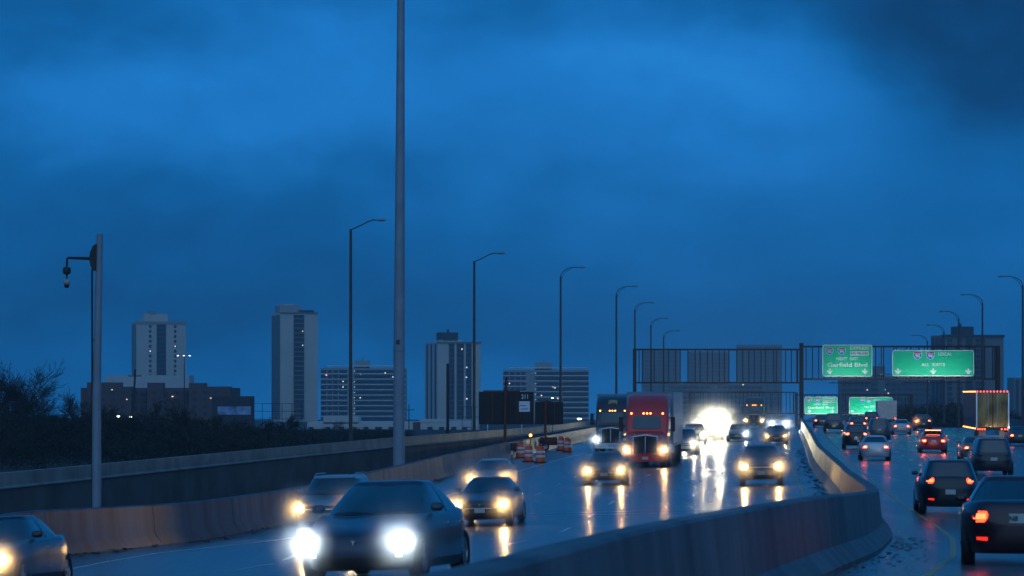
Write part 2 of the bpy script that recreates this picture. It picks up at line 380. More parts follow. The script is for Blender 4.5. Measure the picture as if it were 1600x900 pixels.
_bm = bmesh.new(); bmesh.ops.create_icosphere(_bm, subdivisions=2, radius=1.03); GLOW_MESH = bpy.data.meshes.new('added_glow'); _bm.to_mesh(GLOW_MESH); _bm.free(); GLOW_MESH.materials.append(M_MIST); GLOW_BIG = GLOW_MESH.copy(); GLOW_BIG.materials[0] = M_GLOWB
def mist(parent, loc, r):
    o = bpy.data.objects.new('added_glow', GLOW_BIG if r > 1.3 else GLOW_MESH); put(o, parent); o.location = loc; o.scale = (r, r, r); tag(o, kind='stuff'); return o

# ------------------------------------------------------------------ cars
def sgnp(c, p): return math.copysign(abs(c)**p, c)
def lerp(a, b, t): return a+(b-a)*t
class CarShape:
    """lofted lower body and cabin; local frame: nose to -Y, ground at z 0"""
    def __init__(s, kind):
        s.n = 4.2
        P = dict(
            sedan=dict(L=4.7, W=1.83, top=[(-1, .70), (-.97, .74), (-.45, .93), (-.3, .97), (.55, 1.0), (.9, 1.03), (1, .98)], A=-.36, B=-.06, C=.42, Dd=.74, belt=.93, roof=1.43, wb=.80, wr=.56, zb=.2),
            hatch=dict(L=4.55, W=1.86, top=[(-1, .64), (-.95, .70), (-.5, .90), (-.36, .96), (.6, 1.0), (.93, 1.04), (1, .98)], A=-.45, B=-.06, C=.38, Dd=.84, belt=.93, roof=1.46, wb=.83, wr=.58, zb=.17),
            suv=dict(L=4.65, W=1.86, top=[(-1, .92), (-.97, .98), (-.5, 1.10), (-.36, 1.14), (.6, 1.18), (1, 1.20)], A=-.4, B=-.17, C=.80, Dd=.95, belt=1.12, roof=1.70, wb=.84, wr=.66, zb=.26),
            van=dict(L=4.9, W=1.95, top=[(-1, .86), (-.97, .92), (-.62, 1.05), (-.5, 1.08), (1, 1.05)], A=-.6, B=-.28, C=.88, Dd=.97, belt=1.03, roof=1.76, wb=.88, wr=.70, zb=.24),
            pickup=dict(L=5.5, W=1.98, top=[(-1, 1.0), (-.97, 1.08), (-.5, 1.16), (-.36, 1.18), (.24, 1.2), (.26, 1.24), (1, 1.24)], A=-.38, B=-.2, C=.16, Dd=.24, belt=1.14, roof=1.86, wb=.87, wr=.70, zb=.34))[kind]
        s.__dict__.update(P); s.kind = kind; s.l = s.L/2; s.w = s.W/2
        s.ks = [(0, .93), (.05, .965), (.2, .99), (.45, 1.0), (.68, 1.0), (.86, .985), (.96, .955), (1, .92)]
    def ztop(s, y):
        f = y/s.l; return float(np.interp(f, [a for a, b in s.top], [b for a, b in s.top]))
    def taper(s, y): return 1-.10*abs(y/s.l)**5
    def sc_(s, k): return float(np.interp(k, [a for a, b in s.ks], [b for a, b in s.ks]))
    def kz(s, y, z): return max(0, min(1, (z-s.zb)/(s.ztop(y)-s.zb)))
    def front(s, x, z, back=False):
        sg = 1 if back else -1; k = s.sc_(s.kz(sg*s.l*.96, z)); q = min(.999, abs(x)/(s.w*k*s.taper(s.l*.97)))
        return sg*s.l*(1-(1-k)*.8)*(1-q**s.n)**(1/s.n)
    def side(s, y, z):
        k = s.sc_(s.kz(y, z)); q = min(.999, abs(y)/(s.l*(1-(1-k)*.8))); return s.w*k*s.taper(y)*(1-q**s.n)**(1/s.n)
    # cabin
    def cab(s, t):
        yA, yB, yC, yD = s.A*s.l, s.B*s.l, s.C*s.l, s.Dd*s.l; te = t**1.15 if t > 0 else t
        yf, yr = lerp(yA, yB, te), lerp(yD, yC, te**.9 if te > 0 else te)
        wdt = lerp(s.wb, s.wr, t**1.25 if t > 0 else t); return yf, yr, wdt, lerp(s.belt, s.roof-.06, t)
    def cfront(s, x, t, back=False):
        yf, yr, wd, z = s.cab(t); yc, hl = (yf+yr)/2, (yr-yf)/2; q = min(.995, abs(x)/wd)
        return yc+(1 if back else -1)*hl*(1-q**5)**(1/5), z
    def cside(s, y, t):
        yf, yr, wd, z = s.cab(t); yc, hl = (yf+yr)/2, (yr-yf)/2; q = min(.995, abs(y-yc)/hl); return wd*(1-q**5)**(1/5), z
    def body_mesh(s, m, parent):
        nth = 72; rows = []
        def ring(k, sc2=None, zf=None):
            r = []; sc = s.sc_(k) if sc2 is None else sc2
            for i in range(nth):
                t = 2*PI*(i+.5)/nth; e = 2/s.n; y = sgnp(math.sin(t), e)*s.l*(1-(1-sc)*.8); x = sgnp(math.cos(t), e)*s.w*sc*s.taper(y)
                z = s.zb+(s.ztop(y)-s.zb)*k if zf is None else zf(x, y); r.append((x, y, z))
            return r
        for k in (0, .03, .1, .25, .42, .55, .68, .8, .9, .96, 1): rows.append(ring(k))
        for q in (.88, .8, .65, .45, .22, .04): rows.append(ring(1, .92*q, lambda x, y: s.ztop(y)+.035*(1-(x/s.w)**2)-.004))
        mb = MB(); mb.grid(rows, close=True); mb.f.append(tuple(range(nth))); mb.m.append(0)
        n = (len(rows)-1)*nth; mb.f.append(tuple(range(n, n+nth))); mb.m.append(0)
        o = mb.build('body', [m, M_BLK], parent, smooth=0)
        cut = MB(); wr = s.wheel_r+.045
        for y in s.wheel_y:
            for sd in (-1, 1):
                x0, x1 = (s.w-.30, s.w+.3) if sd > 0 else (-s.w-.3, -s.w+.30)
                cut.prism([(y+wr*math.cos(a*PI/12), s.wheel_r+wr*math.sin(a*PI/12)) for a in range(24)], x0, x1, plane='yz')
        c = cut.build('cutter', M_BLK, None, smooth=0)
        md = o.modifiers.new('b', 'BOOLEAN'); md.operation = 'DIFFERENCE'; md.object = c; md.solver = 'EXACT'
        bpy.context.view_layer.update(); dg = bpy.context.evaluated_depsgraph_get()
        me = bpy.data.meshes.new_from_object(o.evaluated_get(dg)); o.modifiers.clear(); bpy.data.objects.remove(c)
        if len(me.polygons) > 100: o.data = me
        me = o.data
        for p in me.polygons: p.use_smooth = True
        me.set_sharp_from_angle(angle=R(38)); return o
    def cabin_mesh(s, m, parent):
        nth = 56; rows = []
        for t in (-.12, 0, .15, .3, .45, .6, .75, .88, 1.0):
            yf, yr, wd, z = s.cab(max(t, 0)); z = z+min(t, 0)*.5; yc, hl = (yf+yr)/2, (yr-yf)/2
            rows.append([(sgnp(math.cos(2*PI*i/nth), .4)*wd, yc+sgnp(math.sin(2*PI*i/nth), .4)*hl, z) for i in range(nth)])
        yf, yr, wd, z = s.cab(1); yc, hl = (yf+yr)/2, (yr-yf)/2
        for q, dz in ((.965, .028), (.9, .045), (.75, .056), (.5, .064), (.2, .068), (.02, .069)):
            rows.append([(sgnp(math.cos(2*PI*i/nth), .4)*wd*q, yc+sgnp(math.sin(2*PI*i/nth), .4)*hl*(q*.5+.5*min(1, q+.03)), z+dz*.9) for i in range(nth)])
        return MB().grid(rows, close=True).build('roof', m, parent, smooth=45)
def patch(mapf, c4, nu, nv, off, name, m, parent, thick=.02, round_=0):
    """quad patch: c4 = (u,v) corners ll, lr, ur, ul; mapf(u,v)->(point, outward normal)"""
    g_ = []
    for j in range(nv+1):
        r = []
        for i in range(nu+1):
            a, b = i/nu, j/nv
            if round_: # pull corners in
                e = max(0, abs(2*b-1)-.55)/.45; a = .5+(a-.5)*(1-round_*e*e)
            u = lerp(lerp(c4[0][0], c4[1][0], a), lerp(c4[3][0], c4[2][0], a), b); v = lerp(lerp(c4[0][1], c4[1][1], a), lerp(c4[3][1], c4[2][1], a), b)
            p, n = mapf(u, v); r.append(Vector(p)+Vector(n)*off)
        g_.append(r)
    return MB().grid(g_).build(name, m, parent, smooth=50)

def wheel(parent, x, y, r, wd=.22, sd=1):
    tm = MB().lathe([(r*.62, -wd*.42), (r*.9, -wd*.5), (r*.985, -wd*.36), (r, 0), (r*.985, wd*.36), (r*.9, wd*.5), (r*.62, wd*.42)], 26, 'x')
    t_ = tm.build('wheel', M_TYRE, parent, smooth=40); t_.location = (x, y, r)
    rm = MB().lathe([(r*.63, wd*.40*sd), (r*.56, wd*.42*sd), (r*.54, wd*.28*sd)], 26, 'x')
    for q in range(5):
        a = 2*PI*q/5+.3; c_, s_ = math.cos(a), math.sin(a); px, py = -s_, c_
        pl = [(c_*r*.1+px*.03, s_*r*.1+py*.03), (c_*r*.56+px*.045, s_*r*.56+py*.045), (c_*r*.56-px*.045, s_*r*.56-py*.045), (c_*r*.1-px*.03, s_*r*.1-py*.03)]
        rm.prism(pl, wd*.3*sd, wd*.4*sd, plane='yz')
    rm.lathe([(.001, wd*.42*sd), (r*.17, wd*.42*sd), (r*.17, wd*.25*sd)], 16, 'x')
    rm.build('rim', M_RIM, t_, smooth=40); return t_

def car(name, kind, px, D, label, paint, face='front', yaw=0, lamps='warm', power=1.0, cat='car', group=None, H=None, W=None, plate=True, rails=False,
        brake=False, hi=True, detail=2, both=True, tail=None, antenna=False, center=False, fog=False, X=None, tailpow=1.0, mr=0, added_glare=0, spoiler=False, amber=0):
    S = CarShape(kind)
    S.wheel_r = {'sedan': .33, 'hatch': .34, 'suv': .37, 'van': .35, 'pickup': .41}[kind]
    S.wheel_y = (-S.l*.64, S.l*.62)
    X = at(px, D) if X is None else X
    # D, px give the face nearest the camera; the root sits at the middle of the car
    hd = head(D)+R(yaw); dirv = Vector((-math.sin(hd), math.cos(hd), 0))
    c = Vector((X, D, 0))+dirv*S.l
    z = gz(c.x, c.y); rz = hd if face == 'front' else hd+PI
    o = empty(name, (c.x, c.y, z), rz, label, cat, group)
    z2 = gz(c.x+dirv.x*2, c.y+dirv.y*2); z1 = gz(c.x-dirv.x*2, c.y-dirv.y*2)
    pitch = math.atan2(z2-z1, 4)*(1 if face == 'front' else -1); o.rotation_euler = (pitch, 0, rz)
    nx = Vector((dirv.y, -dirv.x, 0)); roll = math.atan2(gz(c.x+nx.x, c.y+nx.y)-gz(c.x-nx.x, c.y-nx.y), 2)
    o.rotation_euler[1] = -roll if face == 'front' else roll
    if H or W: o.scale = ((W or S.W)/S.W, 1, (H or S.roof)/S.roof)
    mp_ = mat(name+'_'+label.split()[0]+'_paint' if False else 'paint_%d_%d_%d' % tuple(int(v*1000) for v in paint), paint, .32, .35, vary=.1, scale=1.5, coat=.8)
    S.body_mesh(mp_, o); S.cabin_mesh(mp_, o)
    def fr(back):
        def f(x, z):
            y = S.front(x, z, back); k = S.sc_(S.kz((1 if back else -1)*S.l*.96, z)); n_ = S.n
            gx = math.copysign((abs(x)/(S.w*k*S.taper(S.l*.97)))**(n_-1)/S.w, x); gy = math.copysign((abs(y)/S.l)**(n_-1)/S.l, y)
            v = Vector((gx, gy, 0)).normalized(); return (x, y, z), (v.x, v.y, 0)
        return f
    def sd(sg): return lambda y, z: ((sg*S.side(y, z), y, z), (sg, 0, 0))
    def cf(back):
        def f(x, t): y, z = S.cfront(x, t, back); return (x, y, z), (0, (1 if back else -1)*.8, .6)
        return f
    def cs(sg):
        def f(y, t): x, z = S.cside(y, t); return (sg*x, y, z), (sg, 0, .2)
        return f
    wb, wr = S.wb, S.wr
    patch(cf(False), [(-wb*.93, .04), (wb*.93, .04), (wr*.93, .95), (-wr*.93, .95)], 16, 8, .012, 'windshield', M_GLASS, o, round_=.05)
    patch(cf(True), [(-wb*.88, .10), (wb*.88, .10), (wr*.88, .92), (-wr*.88, .92)], 16, 8, .012, 'rear_window', M_GLASS, o, round_=.1)
    yf0, yr0, _, _ = S.cab(.08); yf1, yr1, _, _ = S.cab(.90)
    fa = lambda f: lerp(yf0, yr0, f); fb = lambda f: lerp(yf1, yr1, f)
    segs = [(.07, .40, .06, .36), (.425, .70, .385, .74), (.725, .93, .765, .94)] if kind in ('suv', 'van') else [(.07, .47, .06, .45), (.50, .88, .48, .92)]
    if kind == 'pickup': segs = [(.1, .52, .08, .5), (.56, .9, .54, .92)]
    for sg in (-1, 1):
        for a, b, a2, b2 in segs:
            patch(cs(sg), [(fa(a), .08), (fa(b), .08), (fb(b2), .90), (fb(a2), .90)], 8, 6, .010, 'side_window', M_GLASS, o)
        wy = S.wheel_y
        for y in wy: wheel(o, sg*(S.w-.13), y, S.wheel_r, .22, sg)
        # mirror
        ym = S.A*S.l+.32; zm = S.belt+.06
        q = MB(); q.box(min(sg*(S.wb+.0), sg*(S.wb+.0)+sg*.19), max(sg*(S.wb+.0), sg*(S.wb+.0)+sg*.19), ym-.06, ym+.08, zm, zm+.125)
        q.build('mirror', mp_, o, smooth=60, bevel=.045)
        if detail > 1:
            for yy in (-.02*S.l, .36*S.l):
                h_ = MB().box(sg*(S.side(yy, S.belt-.12)+.004), sg*(S.side(yy, S.belt-.12)+.03), yy, yy+.17, S.belt-.13, S.belt-.105)
                h_.build('door_handle', M_CHROME, o, bevel=.005)
            for yy in (-.40*S.l, .02*S.l, .40*S.l):
                patch(sd(sg), [(yy, S.zb+.14), (yy+.014, S.zb+.14), (yy+.014, S.belt-.04), (yy, S.belt-.04)], 1, 8, .004, 'door_seam', M_BLK, o)
            patch(sd(sg), [(-.42*S.l, S.zb+.02), (.44*S.l, S.zb+.02), (.44*S.l, S.zb+.13), (-.42*S.l, S.zb+.13)], 10, 1, .012, 'sill', M_BLK, o)
    zt = S.ztop(-S.l*.97); zr = S.ztop(S.l*.97); W0 = S.w
    bw = W0*.60
    low = kind in ('sedan', 'hatch')
    # nose
    if kind != 'hatch':
        patch(fr(False), [(-bw*.9, zt-.30), (bw*.9, zt-.30), (bw, zt-.10), (-bw, zt-.10)], 12, 2, .01, 'grille', M_BLK, o)
        patch(fr(False), [(-bw*.92, zt-.215), (bw*.92, zt-.215), (bw*.94, zt-.185), (-bw*.94, zt-.185)], 10, 1, .022, 'grille_bar', M_CHROME, o)
    patch(fr(False), [(-bw*.95, S.zb+.05), (bw*.95, S.zb+.05), (bw*1.05, S.zb+.19), (-bw*1.05, S.zb+.19)], 12, 2, .012, 'lower_intake', M_BLK, o, round_=.1)
    if detail > 1:
        MB().prism([(-.05, zt-.08), (.05, zt-.08), (.012, zt-.095), (0, zt-.15), (-.012, zt-.095)], S.front(0, zt-.11)-.02, S.front(0, zt-.11)+.02).build('badge', M_CHROME, o)
    hx0, hx1 = W0*.60, W0*.93; hz0, hz1 = (zt-.16, zt-.03) if low else (zt-.26, zt-.08)
    lm = {'warm': M_WARM, 'white': M_WHITE, 'yellow': M_WARM, None: M_CHROME}[lamps]
    lc = {'warm': WARM, 'white': WHITE, 'yellow': YEL, None: WARM}[lamps]
    for sg in (-1, 1):
        on = face == 'front' and (both is True or both == sg)
        hl = patch(fr(False), [(sg*hx0, hz0), (sg*hx1, hz0+.04), (sg*hx1, hz1+.02), (sg*hx0*1.03, hz1)], 8, 3, .015, 'headlight', lm if on else M_CHROME, o, round_=.15)
        if on and lamps and power > 0:
            xx = sg*W0*.76; zz = (hz0+hz1)/2
            spot(o, (xx, S.front(xx, zz)-.12, zz), HL*power*(1.25 if mr < 1.3 else 1), lc, rad=.065, cone=95 if mr > 1.3 else 125, name='headlamp'); mist(o, (xx, S.front(xx, zz)-.14, zz), mr or (.82 if D < 70 else .95 if D < 100 else 1.2))
        if fog or detail > 1:
            fo = MB().box(sg*.60-.09, sg*.60+.09, S.front(.62, S.zb+.2)-.03, S.front(.62, S.zb+.2)+.05, S.zb+.19, S.zb+.235)
            fo.build('fog_light', M_FOG if fog else M_CHROME, o, bevel=.015)
    # tail
    th = {'sedan': (.50, .975, -.30, -.13), 'hatch': (.55, .95, -.24, -.10), 'suv': (.50, .97, -.22, -.05), 'van': (.74, .965, -.36, -.02), 'pickup': (.80, .975, -.55, -.1)}[kind]
    for sg in (-1, 1):
        on = face == 'back'
        tm_ = (M_TAILHOT if brake else M_TAIL) if on else M_TAILDIM
        c4 = [(sg*W0*th[0]*1.08, zr+th[2]), (sg*W0*th[1], zr+th[2]-.02), (sg*W0*th[1], zr+th[3]), (sg*W0*th[0], zr+th[3])]
        patch(fr(True), c4, 6, 3, .016, 'taillight', M_TAIL if on else M_TAILDIM, o, round_=.15)
        if on:
            xa = sg*W0*lerp(th[0], th[1], .10); xb = sg*W0*lerp(th[0], th[1], .93)
            patch(fr(True), [(xa, zr+th[2]+.045), (xb, zr+th[2]+.045), (xb, zr+th[3]-.04), (xa, zr+th[3]-.04)], 4, 2, .024, 'taillight_core', M_TAILHOT if (brake or detail < 2) else M_TAILMID, o)
            if tailpow > 0:
                xx = sg*W0*lerp(th[0], th[1], .6); zz = zr+(th[2]+th[3])/2
                spot(o, (xx, S.front(xx, zz, True)+.06, zz), HL*.10*tailpow*(2.5 if brake else 1), (1, .09, .035), rad=.03, down=0, back=True, name='tail_lamp'); D > 100 and mist(o, (xx, S.front(xx, zz, True)+.04, zz), .62 if brake else .45)
            if detail > 1:
                patch(fr(True), [(sg*W0*.52, S.zb+.20), (sg*W0*.82, S.zb+.22), (sg*W0*.82, S.zb+.26), (sg*W0*.52, S.zb+.26)], 6, 1, .015, 'reflector', M_TAILDIM, o)
    if center and face == 'back':
        y_, z_ = S.cfront(0, .93 if kind != 'sedan' else .12, True)
        MB().box(-.13, .13, y_-.01, y_+.05, z_-.0, z_+.05).build('brake_light', M_TAILHOT, o, bevel=.01)
    if spoiler:
        y_, z_ = S.cfront(0, 1.0, True)
        sp_ = MB().box(-.62, .62, y_-.16, y_+.22, z_+.06, z_+.10).build('spoiler', mp_, o, bevel=.015)
        MB().box(-.5, .5, y_+.221, y_+.24, z_+.065, z_+.095).build('spoiler_light', M_TAILHOT, sp_)
    if amber:
        x_ = -W0*.72*amber; y_ = S.front(x_, zr-.2, True)
        MB().lathe([(.001, .05), (.08, .045), (.10, .0), (.09, -.03)], 14, 'y', (x_, y_+.02, zr-.2)).build('turn_signal', M_AMBER, o, smooth=50)
        point(o, (x_, y_+.16, zr-.2), HL*.16, (1, .33, .05), .05); mist(o, (x_, y_+.14, zr-.2), .8)
    if added_glare:                                   # added bar and lamps over the windscreen that raise the glare
        yb_ = S.B*S.l-.05; MB().tube([(-.62, yb_, S.roof+.03), (.62, yb_, S.roof+.03)], .025, 8).build('added_glare_bar', M_BLK, o)
        for x_ in (-.5, -.17, .17, .5):
            MB().lathe([(.001, -.05), (.085, -.04), (.09, .0), (.05, .07), (.001, .08)], 14, 'y', (x_, yb_, S.roof+.14)).build('added_glare_light', M_WARM, o, smooth=50)
        for x_ in (-.34, .34): spot(o, (x_, yb_-.12, S.roof+.14), HL*added_glare, YEL, rad=.1, cone=110, name='roof_lamp')
        mist(o, (0, yb_-.3, S.roof+.14), 3.4)
    if plate:
        bk = face == 'back'; yy = S.front(0, S.zb+.42, bk); s_ = 1 if bk else -1
        zp = {'sedan': zr-.24, 'hatch': zr-.3, 'suv': .72, 'van': .8, 'pickup': .62}[kind] if bk else S.zb+.28
        yy = S.front(0, zp, bk)
        pl = MB().box(-.155, .155, yy+s_*.004, yy+s_*.022, zp-.075, zp+.075).build('license_plate', M_PLATE, o, bevel=.004)
        if bk and D < 60:
            tx = text_obj('lettering', 'N8', .11, mat('plate_letter_green', (.02, .06, .04), .5), pl, (.085, yy+.026, zp-.005), (PI/2, 0, PI), bold=.003)
    if rails:
        for sg in (-1, 1):
            pts = []
            for k_ in range(9):
                f = k_/8; yy = lerp(S.B*S.l+.12, S.C*S.l-.1, f); pts.append((sg*(S.wr-.09), yy, S.roof+(.045 if 0 < k_ < 8 else -.03)))
            MB().tube(pts, .016, 6).build('roof_rail', M_CHROME, o)
    if antenna:
        y_ = S.C*S.l-.12; MB().tube([(0, y_, S.roof-.03), (0, y_+.14, S.roof+.22)], [.008, .004], 5).build('antenna', M_BLK, o)
    if detail > 1 and face == 'front':
        for k_ in (-1, 1):
            pts = []
            for j in range(7):
                x = lerp(-.62 if k_ < 0 else .02, .0 if k_ < 0 else .62, j/6); t_ = .04+.05*math.sin(j/6*PI)
                y, z = S.cfront(x, t_); pts.append((x, y-.03, z+.02))
            MB().tube(pts, .012, 5).build('wiper', M_BLK, o)
        y, z = S.cfront(0, .90); MB().box(-.11, .11, y+.03, y+.06, z-.03, z+.03).build('rear_view_mirror', M_BLK, o)
    return o

ONC = 'oncoming cars with lit headlights'; OUT = 'cars driving away with red tail lights'
# --- oncoming
hatch = car('car', 'hatch', 553, 42.3, 'nearest oncoming dark blue hatchback with two glaring white headlights', (.02, .032, .06), lamps='white', power=1.0, fog=True, plate=False, group=ONC, H=1.5)
car('car', 'suv', 506, 80, 'silver sport utility vehicle with roof rails and one yellow headlight behind the blue hatchback', (.30, .31, .32), power=.9, rails=True, group=ONC)
car('car', 'sedan', 750, 86, 'dark sedan with warm headlights between the blue hatchback and the work zone', (.035, .035, .04), power=.9, group=ONC, yaw=-2)
car('car', 'sedan', 764, 118, 'silver sedan close behind the dark sedan beside the roadside barrier', (.34, .34, .35), power=.9, group=ONC)
car('car', 'sedan', 944, 127, 'grey sedan with warm headlights in front of the red truck', (.09, .09, .10), power=.8, group=ONC, W=1.9)
car('car', 'suv', 1190, 121, 'grey sport utility vehicle with warm headlights nearest the median barrier', (.16, .165, .175), power=.8, rails=True, group=ONC)
car('car', 'sedan', 1213, 218, 'small dark sedan further up the lane along the median barrier, one headlight brighter', (.05, .045, .045), power=.35, lamps='warm', group=ONC, detail=1)
car('car', 'suv', 1218, 287, 'far oncoming car with bluish white headlights behind the small dark sedan', (.2, .21, .22), power=8, mr=2.2, lamps='white', group=ONC, detail=1)
car('car', 'sedan', -62, 48, 'dark sedan cut off by the lower left corner of the view', (.012, .012, .015), power=.9, mr=.75, group=ONC, H=1.36, plate=False, yaw=5)
car('pickup_truck', 'pickup', 1112, 240, 'oncoming pickup with high beams in the middle of the biggest glare', (.2, .2, .2), power=18, mr=3.0, added_glare=7, lamps='yellow', cat='pickup', group=ONC, detail=1)
car('car', 'suv', 1084, 222, 'oncoming car with bright headlights just past the red truck, beside the glare', (.3, .3, .3), power=7, mr=2.0, lamps='yellow', group=ONC, detail=1)
car('car', 'sedan', 1152, 236, 'grey sedan with a white headlight beside the big glare, ahead of the distant dark truck', (.2, .2, .22), power=.9, lamps='white', group=ONC, detail=1, both=1)
car('car', 'suv', 1128, 300, 'distant car with glaring headlights half hidden behind the pickup in the glare', (.2, .2, .22), power=14, mr=3.0, added_glare=5, lamps='yellow', group=ONC, detail=1)
car('car', 'van', 1098, 290, 'distant van with glaring headlights behind the near side of the glare', (.3, .3, .32), power=18, mr=3, lamps='yellow', group=ONC, detail=1, cat='van')
car('car', 'van', 1066, 186, 'white van with bright headlights overtaking the red truck', (.5, .5, .5), power=.9, lamps='yellow', group=ONC, detail=1, cat='van')
# --- leaving
car('car', 'sedan', 1592, 45, 'nearest dark maroon sedan with long angular red tail lights at the corner of the view', (.035, .008, .012), face='back', group=OUT, yaw=2, tailpow=.12)
car('car', 'suv', 1485, 88, 'black sport utility vehicle with orange red tail lights beyond the maroon sedan', (.010, .011, .014), face='back', group=OUT, rails=True, antenna=True, tailpow=.12)
car('car', 'sedan', 1368, 164, 'white sedan leaving in the lane beside the median barrier bend', (.55, .57, .60), face='back', group=OUT, plate=False, detail=1)
car('car', 'suv', 1338, 197, 'dark sport utility vehicle just ahead of the white sedan', (.014, .014, .02), face='back', group=OUT, detail=1)
car('car', 'van', 1374, 243, 'grey minivan ahead of the white sedan, one lane over', (.11, .11, .12), face='back', group=OUT, detail=1, cat='van')
car('car', 'sedan', 1409, 272, 'pale sedan glowing pink with three brake lights near the far green signs', (.5, .48, .5), face='back', group=OUT, brake=True, center=True, detail=1)
car('car', 'suv', 1443, 300, 'dark car showing an orange lamp beyond the pale pink sedan', (.015, .015, .018), face='back', group=OUT, detail=1, amber=-1)
car('car', 'sedan', 1459, 187, 'red sedan with spoiler and bright brake lights alone in a middle lane', (.42, .010, .018), face='back', group=OUT, brake=True, center=True, detail=1, spoiler=True, tailpow=2)
car('pickup_truck', 'pickup', 1303, 282, 'dark pickup with tall orange red tail lights beside the gantry post', (.05, .055, .06), face='back', group=OUT, detail=1, cat='pickup')
car('car', 'sedan', 1283, 325, 'farthest small dark car at the foot of the gantry post by the median barrier', (.03, .03, .035), face='back', group=OUT, detail=1)
car('car', 'suv', 1341, 268, 'black sport utility vehicle between the dark pickup and the grey minivan', (.012, .012, .015), face='back', group=OUT, detail=1)
car('car', 'suv', 1362, 310, 'dark distant car under the far local sign', (.014, .014, .018), face='back', group=OUT, detail=1, H=1.9)
car('car', 'sedan', 1527, 163, 'grey green sedan in front of the box trailer with lit edges', (.12, .14, .13), face='back', group=OUT, detail=1)
car('car', 'van', 1553, 134, 'dark minivan behind the black sport utility vehicle and the maroon sedan', (.02, .018, .022), face='back', group=OUT, detail=1, brake=True, cat='van')
car('car', 'sedan', 1594, 214, 'dark car at the frame edge beyond the lit trailer', (.02, .02, .022), face='back', group=OUT, detail=1)
